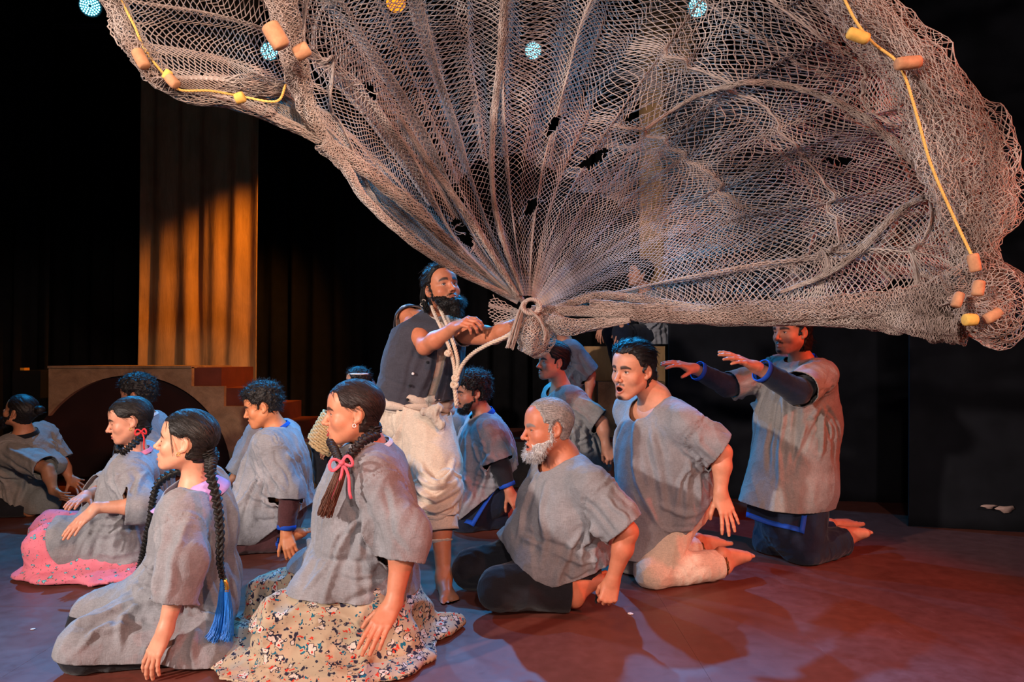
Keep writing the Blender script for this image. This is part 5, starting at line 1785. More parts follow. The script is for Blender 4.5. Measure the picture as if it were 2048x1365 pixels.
lock([F.toworld([p])[0] for p in ((-.052, .060, .078), (-.070, .050, .045), (-.078, .038, .010), (-.077, .026, -.030), (-.070, .016, -.058))], .002, .005, 9, F.hm, F.root, 'loose_lock', spread=.0035, seed=3)

# ---- kneeling woman in floral skirt with pink bow
F = person('kneeling woman in a beige floral skirt with a pink bow tied in her braids',
  dict(hd=(709, 829, 2.62), nk=(742, 893, 2.66), pv=(722, 1165, 2.70), el=(812, 1070, 2.44), wl=(788, 1205, 2.38),
       er=(690, 1075, 2.95), wr=(650, 1180, 2.95), kl=(560, 1265, 2.50), kr=(545, 1215, 2.85), al=(790, 1275, 2.55), ar=(775, 1230, 2.9)),
  s=1.0, hs=1.0, yaw=12, head=(14, 0, 0), skin=(196, 128, 98), hair=(.020, .011, .010), thick=1.08,
  g=dict(fem=1, eyes=.5, mouth=.004, lip=lin(150, 22, 30), hairline=.086, temple=2.0, fat=1.12, wide=1.04, gather=(-.03, -.095, -.03), nape=.07, burns=0, hairT=.011, locks=1000, groove=.0014, nose=.7),
  hands={'l': ((748, 1272, 2.30), V3(-.2, -1, .25), dict(curl=.14, spread=.05, thumb=.3)), 'r': ((620, 1215, 2.92), V3(0, -.2, 1), dict(curl=.2))})
j = F.j
tunic(F, GREY, [hemplane((565, 1188, 2.5), (845, 1212, 2.5))], {'l': (1.40, .082, .085), 'r': (1.4, .08, .08)},
      extra=[cap(j['pv'] + V3(.03, 0, -.03), (j['kl'] + j['hl']) / 2 + V3(0, 0, .05), .18, .13, .09), cap(j['pv'], (j['kr'] + j['hr']) / 2 + V3(0, 0, .05), .18, .13, .09)],
      chest=.15, belly=.165, hips=.19, neck=(.08, .08, .07), seed=2.0, amp=.009)
cen = at(655, 1290, 2.66); cen[2] = .0
sk = [ell(cen + V3(0, -.03, .012), (.44, .37, .036)), ell(cen + V3(.30, .12, .02), (.22, .16, .045), .03), ell(cen + V3(-.28, -.02, .02), (.20, .20, .055), .03), ell(cen + V3(.12, -.22, .02), (.26, .12, .035), .03),
      cap(j['hl'] + V3(.02, 0, -.03), j['kl'] + V3(0, 0, .02), .17, .105, .05), cap(j['hr'], j['kr'] + V3(0, 0, .02), .17, .105, .05),
      cap(j['pv'] + V3(.03, 0, 0), (j['al'] + j['ar']) / 2 + V3(.0, 0, .03), .20, .15, .05), cap(j['kl'], j['al'], .10, .085, .05)]
skirt(F, SKIRTF, sk, j['pv'] + V3(0, 0, .12), amp=.030, seed=4.0, f1=11, clips=[lambda V: j['pv'][2] + .16 - V[:, 2]])
collar(F, WHITE, r=.072, h=.014, drop=.03, gap=.3, flare=.012)
for sx, pts in ((-1, [at(728, 880, 2.50), at(708, 902, 2.45), at(690, 925, 2.42)]), (1, [at(668, 880, 2.62), at(672, 905, 2.5), at(680, 925, 2.44)])):
    b0 = [F.toworld([p])[0] for p in ((sx * .05, -.075, -.045), (sx * .062, -.072, -.075))]
    BR = braid(b0 + pts, .021, .014, F.hm, F.root)
lock([at(688, 922, 2.42), at(676, 960, 2.40), at(658, 1005, 2.40), at(645, 1045, 2.40)], .018, .028, 260, hair_mat('hair_brown_ends', (.10, .034, .018)), BR, 'hair_ends', spread=.014, seed=7)
bow(at(684, 926, 2.385), V3(-.2, -1, 0), V3(1, 0, .25), .05, PINKT, BR, ((-.2, 0, -1), (.3, 0, -.9)))
earring(F, -1, WHITE)

# ---- woman in pink floral skirt, red ribbon
F = person('kneeling woman in a pink floral skirt with a red ribbon in her braid',
  dict(hd=(262, 843, 3.58), nk=(272, 904, 3.62), pv=(268, 1080, 3.68), el=(293, 1012, 3.40), wl=(192, 1016, 3.30),
       er=(205, 985, 3.75), wr=(172, 992, 3.55), kl=(108, 1098, 3.48), kr=(112, 1068, 3.8), al=(275, 1118, 3.55), ar=(275, 1092, 3.85)),
  s=.95, hs=.97, yaw=15, head=(26, -9, 0), skin=(200, 140, 114),
  g=dict(fem=1, eyes=.22, mouth=0, lip=lin(160, 70, 70), hairline=.076, temple=2.0, gather=(-.02, -.1, -.03), nape=.065, burns=0, hairT=.011, locks=800, groove=.0014),
  hands={'l': ((146, 1056, 3.22), V3(-.1, -.55, .8), dict(curl=.10, spread=.04, thumb=.3)), 'r': ((140, 1008, 3.4), V3(0, -.2, 1), dict(curl=.1, spread=.04))})
j = F.j
tunic(F, GREY, [hemplane((118, 1040, 3.5), (150, 1128, 3.5), 1), (at(270, 1128, 3.55), V3(0, 0, 1))], {'l': (1.42, .075, .088), 'r': (1.3, .075, .08)},
      extra=[cap(j['pv'] + V3(.02, 0, -.03), j['kl'] * .9 + j['hl'] * .1 + V3(0, 0, .03), .19, .135, .09), cap(j['pv'], j['kr'] * .9 + j['hr'] * .1 + V3(0, 0, .03), .19, .135, .09), cap(j['pv'], (j['al'] + j['ar']) / 2, .18, .16, .09)],
      chest=.13, belly=.14, hips=.17, neck=(.078, .085, .07), seed=3.0, amp=.009)
cen = at(175, 1135, 3.55); cen[2] = 0
sk = [ell(cen + V3(-.05, 0, .02), (.28, .24, .05)), ell(cen + V3(.18, -.05, .02), (.22, .2, .05), .05), cap(j['hl'], j['kl'] + V3(-.02, 0, .015), .12, .112, .08), cap(j['hr'], j['kr'] + V3(-.02, 0, .015), .12, .112, .08)]
skirt(F, SKIRTP, sk, j['pv'] + V3(0, 0, .15), amp=.009, seed=6.0, clips=[lambda V: j['pv'][2] + .20 - V[:, 2]])
collar(F, SKIRTP, r=.066, h=.02, drop=.03, gap=.4, flare=.015)
for sx, pts in ((-1, [at(262, 893, 3.44), at(244, 908, 3.40)]), (1, [at(240, 890, 3.66), at(236, 905, 3.60)])):
    b0 = [F.toworld([p])[0] for p in ((sx * .045, -.07, -.04), (sx * .058, -.055, -.075))]
    BR = braid(b0 + pts, .019, .015, F.hm, F.root)
bow(at(283, 864, 3.42), V3(0, -1, 0), V3(1, 0, .1), .035, REDT, BR, ((.25, 0, -1),))
earring(F, -1)

# ---- bearded man with hair bun, far left
F = person('bearded man with a hair bun kneeling and holding both palms behind him',
  dict(hd=(40, 826, 4.76), nk=(50, 868, 4.80), pv=(38, 982, 4.95), el=(95, 938, 4.55), wl=(107, 982, 4.55), er=(125, 925, 5.0), wr=(140, 958, 5.0),
       kl=(-90, 1020, 4.75), kr=(-80, 1005, 5.05), al=(62, 1020, 4.8), ar=(55, 1008, 5.05), tl=(112, 1018, 4.85), tr=(100, 1008, 5.1)),
  s=.97, hs=.95, yaw=-6, head=(-4, 22, 0), skin=(190, 126, 92), vox=2,
  g=dict(eyes=.4, beard=.026, hairT=.016, nape=.06, hairline=.085, upl=(0, 0, -1), upr=(0, 0, -1), temple=1.8, gather=(0, -.11, .06), hairx=[ell((0, -.135, .075), (.034, .034, .034)), ell((0, -.12, .045), (.02, .02, .03))],
         beardx=[cap((0, .085, -.11), (0, .105, -.155), .03, .014)]),
  hands={'l': ((137, 1000, 4.5), V3(-.3, -.8, -.5), dict(curl=.15, spread=.08, thumb=.5)), 'r': ((166, 974, 4.95), V3(.3, .7, -.3), dict(curl=.12, spread=.2, thumb=.8))})
j = F.j
tunic(F, GREY2, [(at(40, 1025, 4.8), V3(0, 0, 1)), hemplane((10, 985, 4.8), (60, 1034, 4.8))], {'l': (.98, .078, .085), 'r': (.95, .078, .085)},
      extra=[cap(j['pv'], at(85, 1005, 4.85), .16, .12, .08), cap(at(60, 900, 4.85), at(110, 930, 4.85), .10, .07, .08)], seed=5.0, amp=.009, vox=.009, hips=.18)
trousers(F, BLK, vox=.011)
collar(F, BLK, r=.07, h=.03, drop=.02, gap=.2)

# ---- man behind the pink-skirted woman
F = person('dark haired man in grey kneeling behind the woman with the red ribbon',
  dict(hd=(275, 793, 4.62), nk=(290, 832, 4.66), pv=(288, 980, 4.72), el=(318, 915, 4.5), wl=(316, 968, 4.48), kl=(200, 1025, 4.6), kr=(200, 1015, 4.9), al=(300, 1028, 4.65), ar=(300, 1015, 4.9)),
  s=.97, hs=1.0, yaw=0, head=(2, -4, 0), skin=(176, 112, 82), vox=2,
  g=dict(eyes=.4, stubble=.7, must=.8, goatee=.7, curl=.008, hairT=.026, volume=.012, hairline=.07, nape=.05), hands={'l': ((312, 1000, 4.46), V3(.3, -1, 0), dict(curl=.3))})
tunic(F, GREY, [(at(290, 1000, 4.7), V3(0, 0, 1))], {'l': (1.0, .09, .078)}, seed=7.0, vox=.011)
trousers(F, BLK, vox=.012)
collar(F, WHITE, r=.07, h=.016, drop=.02, gap=.3)

# ---- young man with maroon sleeves
F = person('young man with downcast eyes in grey over a maroon shirt, sitting on his heels',
  dict(hd=(527, 815, 3.95), nk=(552, 856, 4.0), pv=(562, 1030, 4.05), el=(580, 985, 3.82), wl=(572, 1066, 3.80), er=(530, 970, 4.3), wr=(510, 1040, 4.3),
       kl=(450, 1085, 3.86), kr=(445, 1065, 4.2), al=(560, 1082, 3.92), ar=(560, 1068, 4.25), tl=(608, 1082, 3.98)),
  s=.98, hs=.96, yaw=4, head=(13, -13, 0), skin=(200, 126, 84),
  g=dict(eyes=.25, mouth=.004, hairline=.074, hairT=.014, curl=.006, curlf=60, volume=.022, nape=.04, upl=(0, 0, -1), lip=lin(170, 96, 84), nose=.6, must=.25),
  hands={'l': ((580, 1098, 3.76), V3(.2, -1, .2), dict(curl=.35, spread=.06))})
j = F.j
tunic(F, GREY, [hemplane((440, 1070, 3.9), (520, 1085, 3.9)), hemplane((520, 1082, 3.9), (590, 1030, 3.9))], {'l': (1.14, .080, .084), 'r': (1.0, .08, .085)},
      extra=[cap(j['pv'] + V3(0, 0, .0), j['kl'] * .8 + j['hl'] * .2 + V3(0, 0, .05), .17, .12, .09), cap(j['pv'], j['kr'] * .8 + j['hr'] * .2 + V3(0, 0, .04), .17, .12, .09),
             cap(j['nk'] - V3(0, 0, .2), j['kl'] * .6 + j['hl'] * .4 + V3(0, 0, .1), .10, .11, .12), cap(at(572, 960, 4.18), at(606, 1035, 4.22), .10, .05, .08)],
      seed=8.0, amp=.009, neckdown=.01)
trousers(F, MAR, r=(.10, .082, .062))
sleeve(F, 'l', MAR, .9, 1.9, .056, .046, band=BLUE)
ring(j['al'] * .97 + j['kl'] * .03, nrm(j['al'] - j['kl']), .055, .012, BLUE, F.root, 'trouser_cuff')
collar(F, BLUE, r=.068, h=.02, drop=.05, gap=.4)

# ---- figure half hidden behind him
F = person('grey clad figure crouching behind the young man with maroon sleeves',
  dict(hd=(530, 802, 5.1), nk=(536, 838, 5.14), pv=(530, 970, 5.2), el=(500, 905, 5.0), wl=(468, 955, 4.95), kl=(455, 985, 5.05), kr=(455, 980, 5.3), al=(540, 1000, 5.1), ar=(540, 995, 5.35)),
  s=.97, yaw=5, head=(5, -5, 0), vox=2, g=dict(hairT=.016, eyes=.4, nape=.05))
j = F.j
tunic(F, GREY, [hemplane((440, 962, 5.0), (560, 1000, 5.0))], {'l': (1.9, .10, .085)}, extra=[cap(j['pv'], at(475, 965, 5.1), .15, .09, .1)], seed=9.0, vox=.011)
trousers(F, BLK, vox=.012)

# ---- figure on the platform holding a basket
F = person('seated figure in dark trousers mostly hidden behind the woman with the pink bow',
  dict(hd=(716, 765, 5.62), nk=(724, 797, 5.66), pv=(730, 855, 5.98), el=(690, 875, 5.4), wl=(672, 900, 5.32), er=(690, 870, 5.75), wr=(660, 885, 5.6),
       kl=(645, 878, 5.42), kr=(655, 878, 5.7), al=(650, 968, 5.48), ar=(672, 968, 5.6), tl=(618, 985, 5.42), tr=(640, 985, 5.55)),
  s=.92, yaw=5, head=(5, 0, 0), vox=2, g=dict(hairT=.02, curl=.005, eyes=.4, nape=.05), hands={'l': (V3(-1, 0, -.2), V3(0, -.6, .6), dict(curl=.35)), 'r': (V3(-1, 0, -.2), V3(0, .6, .6), dict(curl=.35))})
tunic(F, GREY, [(at(720, 880, 5.7), V3(0, 0, 1))], {'l': (1.0, .09, .08), 'r': (1.0, .09, .08)}, seed=10.0, vox=.012)
trousers(F, BLK, r=(.11, .10, .085), vox=.012, cut=.95)
ring(F.toworld([[0, -.01, .075]])[0], F.R[:, 2], .088, .008, WHITE, F.root, 'hair_band')

# ---- curly haired man with black sleeves
F = person('curly haired short bearded man kneeling in grey over a black shirt with blue trim',
  dict(hd=(945, 788, 4.46), nk=(966, 830, 4.5), pv=(985, 985, 4.56), el=(1002, 935, 4.32), wl=(1018, 982, 4.30), er=(945, 925, 4.8), wr=(930, 980, 4.8),
       kl=(932, 1045, 4.40), kr=(925, 1035, 4.65), al=(1012, 1040, 4.5), ar=(1005, 1028, 4.75), tl=(1040, 1042, 4.56)),
  s=1.0, hs=1.0, yaw=10, head=(20, -6, 0), skin=(184, 118, 90),
  g=dict(eyes=.4, stubble=.5, must=.9, beard=.007, curl=.010, curlf=85, hairT=.026, volume=.014, hairline=.072, nape=.05, upl=(0, 0, -1), locks=700),
  hands={'l': ((1036, 1012, 4.28), V3(.4, -1, .1), dict(curl=.35, spread=.06))})
j = F.j
tunic(F, GREY, [hemplane((895, 1030, 4.4), (925, 1032, 4.4)), hemplane((925, 1030, 4.4), (1010, 960, 4.4))], {'l': (.82, .078, .085), 'r': (.85, .078, .085)},
      extra=[cap(j['pv'], j['kl'] + V3(0, 0, .10), .17, .12, .09), cap(j['pv'], j['kr'] + V3(0, 0, .10), .17, .12, .09), cap(j['nk'] - V3(.02, 0, .2), j['kl'] + V3(0, .08, .14), .10, .12, .12)], seed=11.0)
trousers(F, NAVY, r=(.105, .088, .066))
sleeve(F, 'l', BLK, .65, 1.82, .058, .048, band=BLUE)
collar(F, BLUE, r=.068, h=.03, drop=.035, gap=.5)
# blue bordered shirt tail
def shirt_tail(F, p, q, r_, t, cloth, mat=BLUE):
    """under-shirt flap t-p-q-r with a border along p-q and q-r"""
    A, B, C, D = [at(*x) for x in (t, p, q, r_)]
    u = np.linspace(0, 1, 14)[None, :, None]; v = np.linspace(0, 1, 12)[:, None, None]
    G_ = (A * (1 - u) + D * u) * (1 - v) + (B * (1 - u) + C * u) * v
    n_ = nrm(np.cross(C - B, A - B)); n_ = n_ if n_[1] < 0 else -n_
    G_ = G_ + n_ * (.012 * np.sin(u * 7 + v * 2))
    def grid(G2, m, name, th, par=None):
        h, w = G2.shape[:2]; i = np.arange(h - 1)[:, None] * w; jx = np.arange(w - 1)[None]
        return mesh_obj(name, G2.reshape(-1, 3), np.stack([i + jx, i + jx + 1, i + w + jx + 1, i + w + jx], -1).reshape(-1, 4), m, par or F.root, solid=th)
    fp_ = grid(G_, cloth, 'shirt_flap', .004)
    grid(np.stack([G_[-1], G_[-1] * .93 + G_[-2] * .07 + (G_[-2] - G_[-1]) / np.linalg.norm(G_[-2] - G_[-1], axis=1, keepdims=True) * .026]) + n_ * .006, mat, 'shirt_border', .004, fp_)
    e = G_[:, -1]; e2 = e + (G_[:, -2] - e) / np.linalg.norm(G_[:, -2] - e, axis=1, keepdims=True) * .026
    grid(np.stack([e, e2]) + n_ * .007, mat, 'shirt_border', .004, fp_)
shirt_tail(F, (905, 1034, 4.34), (948, 1056, 4.27), (992, 984, 4.36), (925, 985, 4.44), NAVY)

# ---- figure half hidden behind the curly man
F = person('grey clad figure crouching behind the curly haired man',
  dict(hd=(890, 788, 5.25), nk=(903, 822, 5.28), pv=(912, 955, 5.32), el=(905, 890, 5.1), wl=(890, 945, 5.1), kl=(850, 985, 5.2), kr=(850, 980, 5.45), al=(930, 990, 5.25), ar=(930, 985, 5.5)),
  s=.97, yaw=5, head=(5, 0, 0), vox=2, g=dict(hairT=.016, eyes=.4, nape=.05))
tunic(F, GREY, [(at(900, 972, 5.3), V3(0, 0, 1))], {'l': (1.0, .10, .085)}, extra=[cap(F.j['nk'] - V3(.03, 0, .15), at(895, 960, 5.25), .10, .13, .1)], seed=12.0, vox=.012)
trousers(F, BLK, vox=.013)

# ---- old man with white beard
GH = (.28, .25, .24)
F = person('old man with grey hair and white beard kneeling and leaning back on one fist',
  dict(hd=(1097, 858, 3.02), nk=(1128, 915, 3.06), pv=(1132, 1110, 3.18), sl=(1182, 970, 2.90), el=(1256, 1064, 2.84), wl=(1226, 1158, 2.88), er=(1095, 1060, 3.4), wr=(1060, 1120, 3.4),
       kl=(1000, 1178, 2.96), kr=(945, 1138, 3.26), al=(1150, 1190, 2.98), ar=(1120, 1158, 3.3), tl=(1205, 1180, 3.04)),
  s=1.0, hs=1.04, yaw=14, head=(16, -2, 0), skin=(198, 122, 92), hair=GH, thick=1.05,
  g=dict(eyes=.32, mouth=.008, frown=.5, beard=.016, beardcol=(.52, .49, .48), hairline=.102, temple=2.1, hairT=.009, nape=.05, upl=(0, 0, -1), nose=1.2, browup=-.5, locks=900, locklen=.03, groove=.001, ragged=.01, fat=1.0),
  hands={'l': ((1216, 1200, 2.87), V3(-.1, -1, .1), dict(curl=.85, thumb=.2, thumbcurl=.9))})
j = F.j
tunic(F, GREY, [hemplane((1000, 1068, 3.0), (1050, 1040, 3.0), 1) if False else hemplane((990, 1098, 3.0), (1110, 1184, 2.95)), hemplane((1100, 1172, 2.95), (1240, 1130, 2.95))], {'l': (.93, .070, .098), 'r': (.9, .07, .09)},
      extra=[cap(j['pv'], j['kl'] * .42 + j['hl'] * .58 + V3(0, 0, .05), .17, .14, .09), cap(j['pv'], j['kr'] * .5 + j['hr'] * .5 + V3(0, 0, .05), .17, .11, .09), cap(j['nk'] - V3(.03, 0, .22), at(1045, 1065, 3.1), .10, .08, .10),
             cap(at(1190, 1040, 3.1), at(1205, 1120, 3.12), .10, .08, .1)],
      seed=13.0, amp=.009, belly=.165, hips=.19, neck=(.088, .10, .085), neckdown=.015, neckfwd=.03)
trousers(F, BLK, r=(.11, .088, .07), cut=.93)

# ---- young man behind him
F = person('young man with a thin moustache kneeling upright behind the old man, one fist back',
  dict(hd=(1106, 727, 4.55), nk=(1122, 775, 4.6), pv=(1152, 925, 4.65), el=(1204, 846, 4.38), wl=(1212, 890, 4.36), er=(1130, 860, 4.85), wr=(1130, 920, 4.85),
       kl=(1130, 1040, 4.5), kr=(1120, 1030, 4.75), al=(1230, 1040, 4.6), ar=(1220, 1030, 4.85)),
  s=1.0, hs=.98, yaw=14, head=(24, 4, 0), skin=(204, 138, 108),
  g=dict(eyes=.45, stubble=.25, must=.75, goatee=.3, hairT=.016, volume=.016, hairline=.078, nape=.045, locks=500, groove=.003),
  hands={'l': ((1220, 908, 4.35), V3(.1, -1, .3), dict(curl=.8, thumb=.2, thumbcurl=.8))})
j = F.j
tunic(F, GREY2, [(at(1150, 940, 4.6), V3(0, 0, 1))], {'l': (.92, .076, .084), 'r': (.9, .076, .08)}, seed=14.0, neck=(.09, .1, .09), neckdown=.02, extra=[cap(at(1185, 880, 4.6), at(1195, 930, 4.62), .09, .08, .1)])
trousers(F, BLK)

# ---- standing figure at the back
F = person('figure in dark grey standing upstage whose head is behind the hanging net tail',
  dict(hd=(1112, 648, 5.5), nk=(1130, 684, 5.55), pv=(1145, 810, 5.6), el=(1182, 750, 5.42), wl=(1176, 800, 5.4), er=(1115, 750, 5.75), wr=(1115, 800, 5.72),
       kl=(1140, 890, 5.48), kr=(1155, 890, 5.62), al=(1150, 978, 5.52), ar=(1175, 972, 5.7), tl=(1118, 988, 5.46), tr=(1145, 980, 5.66)),
  s=.93, yaw=10, head=(10, 0, 0), vox=2, skin=(180, 120, 94), g=dict(hairT=.014, eyes=.4, nape=.045))
DG = linen('dark_grey_linen', lin(84, 84, 92))
tunic(F, DG, [(at(1150, 850, 5.6), V3(0, 0, 1))], {'l': (.98, .085, .08), 'r': (.98, .085, .08)}, seed=15.0, vox=.011, chest=.12, belly=.125, hips=.14)
trousers(F, BLK, vox=.012)

# ---- man leaning forward with open mouth
F = person('man with swept back hair leaning forward open mouthed in cream trousers with an anklet',
  dict(hd=(1266, 743, 3.36), nk=(1312, 798, 3.42), pv=(1348, 1000, 3.52), sl=(1370, 850, 3.24), el=(1445, 905, 3.22), wl=(1441, 985, 3.20), er=(1290, 900, 3.8), wr=(1330, 975, 3.85),
       sr=(1258, 822, 3.58), kl=(1308, 1142, 3.34), kr=(1270, 1122, 3.56), al=(1448, 1128, 3.42), ar=(1400, 1098, 3.7), tl=(1478, 1132, 3.47), tr=(1432, 1104, 3.75)),
  s=1.03, hs=1.07, yaw=26, head=(40, -4, 4), skin=(208, 142, 112), hair=(.016, .011, .010), thick=1.05,
  g=dict(eyes=.75, mouth=.017, must=.75, goatee=1.0, stubble=.15, hairT=.016, volume=.012, hairline=.092, temple=1.5, nape=.085, upl=(0, 0, -1), upr=(0, 0, -1), locks=900, fat=1.1, wide=1.05, grain=V3(0, -1, -.25), groove=.0035,
         hairx=[cap((-.03, -.085, -.02), (-.035, -.10, -.09), .035, .02), cap((.03, -.085, -.02), (.035, -.10, -.09), .035, .02)], browup=.3),
  hands={'l': ((1458, 1037, 3.17), V3(.15, -1, .1), dict(curl=.10, spread=.14, thumb=.35)), 'r': (V3(.3, 0, -1), V3(0, 1, .1), dict(curl=.15))})
j = F.j
tunic(F, GREY, [hemplane((1235, 1112, 3.4), (1325, 1118, 3.4)), hemplane((1320, 1118, 3.4), (1420, 985, 3.4))], {'l': (.92, .070, .10), 'r': (.8, .07, .085)},
      extra=[cap(j['pv'] + V3(-.05, 0, .05), at(1285, 1120, 3.45), .16, .12, .1), cap(j['nk'] - V3(.05, 0, .25), at(1270, 1110, 3.45), .13, .11, .12), cap(at(1400, 930, 3.55), at(1415, 1010, 3.6), .10, .07, .1)],
      seed=16.0, amp=.009, neck=(.10, .12, .12), neckdown=.05, neckfwd=.04, belly=.165, hips=.182, waist=2)
trousers(F, CREAM, r=(.092, .088, .066), amp=.006, cut=.93, pelvis=.11)
for q in 'lr':
    d = nrm(j['a' + q] - j['k' + q]); c = j['k' + q] + (j['a' + q] - j['k' + q]) * .95
    A, _, _ = np.linalg.svd(np.outer(d, d))
    BEAD = plain('brass_bells', lin(110, 72, 40), .45, .5, .3, 300, metal=.6)
    out = []
    for m in range(3):
        th = np.linspace(0, 2 * math.pi, 25); cc = c + d * (m - 1) * .009
        out.append(tube(cc + .056 * (np.cos(th)[:, None] * A[:, 1] + np.sin(th)[:, None] * A[:, 2]), .0052 * (1 + .35 * np.cos(th * 12)), 6, caps=False))
    mesh_obj('anklet', *join(out), BEAD, F.root)

# ---- seated man on the high block
F = person('man in grey with a blue collar seated high up behind the net',
  dict(hd=(1279, 550, 6.28), nk=(1293, 583, 6.32), pv=(1300, 668, 6.45), el=(1262, 640, 6.2), wl=(1244, 655, 6.0), er=(1240, 628, 6.5), wr=(1206, 650, 6.35),
       kl=(1245, 668, 6.05), kr=(1225, 668, 6.3), al=(1262, 745, 6.12), ar=(1245, 745, 6.2), tl=(1235, 757, 6.05), tr=(1225, 757, 6.14)),
  s=1.0, hs=.98, yaw=14, head=(12, 8, 0), skin=(206, 146, 120), vox=2, g=dict(eyes=.4, hairT=.024, curl=.006, volume=.012, nape=.06, stubble=.3, overear=1),
  hands={'l': ((1238, 682, 5.98), V3(-.2, -1, .3), dict(curl=.3)), 'r': ((1195, 682, 6.3), V3(-.5, -1, .3), dict(curl=.3))})
j = F.j
tunic(F, GREY, [(at(1290, 690, 6.4), V3(0, 0, 1))], {'l': (.9, .09, .08), 'r': (.9, .09, .08)}, seed=17.0, vox=.011, hips=.20, belly=.17, extra=[cap(j['pv'], at(1262, 685, 6.2), .13, .08, .1)])
trousers(F, NAVY, r=(.11, .09, .075), vox=.012)
sleeve(F, 'l', NAVY, .8, 1.85, .052, .044, band=BLUE); sleeve(F, 'r', NAVY, .8, 1.85, .052, .044, band=BLUE)
collar(F, BLUE, r=.068, h=.03, drop=.04, gap=.5)

# ---- man with outstretched arms
F = person('man with a goatee kneeling tall with both arms stretched forward, palms down',
  dict(hd=(1583, 667, 3.76), nk=(1603, 725, 3.82), pv=(1588, 955, 3.86), sl=(1640, 752, 3.62), el=(1594, 783, 3.34), wl=(1512, 735, 3.27), sr=(1558, 742, 3.98), er=(1455, 772, 3.88), wr=(1388, 738, 3.80),
       kl=(1608, 1098, 3.72), kr=(1545, 1082, 3.92), al=(1688, 1082, 3.86), ar=(1665, 1066, 4.04), tl=(1742, 1086, 3.94), tr=(1718, 1068, 4.1)),
  s=1.06, hs=1.02, yaw=18, head=(26, 0, 0), skin=(204, 134, 102),
  g=dict(eyes=.5, stubble=.3, must=.8, goatee=1.0, hairT=.018, volume=.01, nape=.10, hairline=.08, upl=(0, 0, -1), upr=(0, 0, -1), hairx=[cap((0, -.09, -.03), (0, -.095, -.10), .05, .035)], burnz=.02),
  hands={'l': ((1443, 700, 3.2), V3(.15, -.45, 1), dict(curl=(.10, .12, .14, .16), spread=.12, thumb=.7, thumbcurl=.1)), 'r': ((1318, 715, 3.74), V3(.15, -.4, 1), dict(curl=(.16, .14, .14, .16), spread=.10, thumb=.6, thumbcurl=.1))})
j = F.j
tunic(F, GREY2, [hemplane((1465, 1000, 3.8), (1560, 1022, 3.7)), hemplane((1540, 1020, 3.7), (1620, 985, 3.7), 1) if False else hemplane((1560, 1018, 3.7), (1650, 1022, 3.7))], {'l': (.92, .080, .092), 'r': (.95, .078, .08)},
      extra=[cap(j['nk'] - V3(.08, .02, .22), at(1505, 1050, 3.80), .11, .11, .12), cap(j['nk'] - V3(.0, .02, .22), at(1560, 1060, 3.72), .12, .13, .12), cap(j['pv'], at(1608, 1070, 3.9), .16, .15, .12)],
      seed=18.0, amp=.009, neck=(.085, .085, .08), belly=.165, hips=.17, f1=9, waist=0)
trousers(F, NAVY, r=(.115, .095, .07), cut=.95, extra=[cap(F.j['pv'] - V3(0, 0, .1), at(1575, 1050, 3.78), .15, .14, .08)])
sleeve(F, 'l', NAVY, .75, 1.88, .060, .052, band=BLUE); sleeve(F, 'r', NAVY, .75, 1.9, .058, .050, band=BLUE)
collar(F, BLUE, r=.068, h=.032, drop=.035, gap=.5)
shirt_tail(F, (1492, 1036, 3.74), (1608, 1070, 3.60), (1622, 985, 3.72), (1500, 960, 3.84), NAVY)
for q in 'lr':
    c = F.j['a' + q] * .95 + F.j['k' + q] * .05
    ring(c, nrm(F.j['a' + q] - F.j['k' + q]), .062, .010, BLUE, F.root, 'trouser_cuff')
# ---------------------------------------------------------------- the fisherman
F = person('bearded fisherman in a dark vest and cream trousers throwing the net',
  dict(hd=(884, 582, 3.58), nk=(868, 636, 3.66), pv=(826, 820, 3.70), sl=(930, 668, 3.52), el=(988, 672, 3.34), wl=(1040, 644, 3.20), sr=(818, 634, 3.66), er=(850, 694, 3.46), wr=(908, 656, 3.32),
       hl=(848, 835, 3.60), hr=(790, 838, 3.80), kl=(878, 985, 3.38), kr=(790, 975, 4.0), al=(888, 1158, 3.26), ar=(824, 1042, 4.38), tl=(904, 1192, 3.06), tr=(840, 1062, 4.2)),
  s=1.0, hs=1.02, yaw=120, head=(124, 16, -6), skin=(196, 122, 88), thick=1.06,
  g=dict(eyes=.72, beard=.024, hairT=.014, volume=.010, hairline=.096, temple=1.3, nape=.075, browup=1.2, gazex=.25, gazez=.05, locks=900, grain=V3(0, -1, -.4), burnz=.03,
         beardx=[cap((0, .075, -.105), (0, .085, -.135), .040, .030)], must=.9, stubble=.4),
  hands={'l': ((1075, 632, 3.12), V3(.2, -.6, .8), dict(curl=.75, thumb=.3, thumbcurl=.8)), 'r': ((946, 634, 3.22), V3(-.15, -.6, .8), dict(curl=(.42, .48, .52, .55), spread=.02, thumb=.1, thumbcurl=.6))})
j = F.j
VEST = linen('charcoal_vest', lin(62, 60, 68), .12, bump=.2)
OAT = linen('oatmeal_cotton', lin(196, 176, 160), .12)
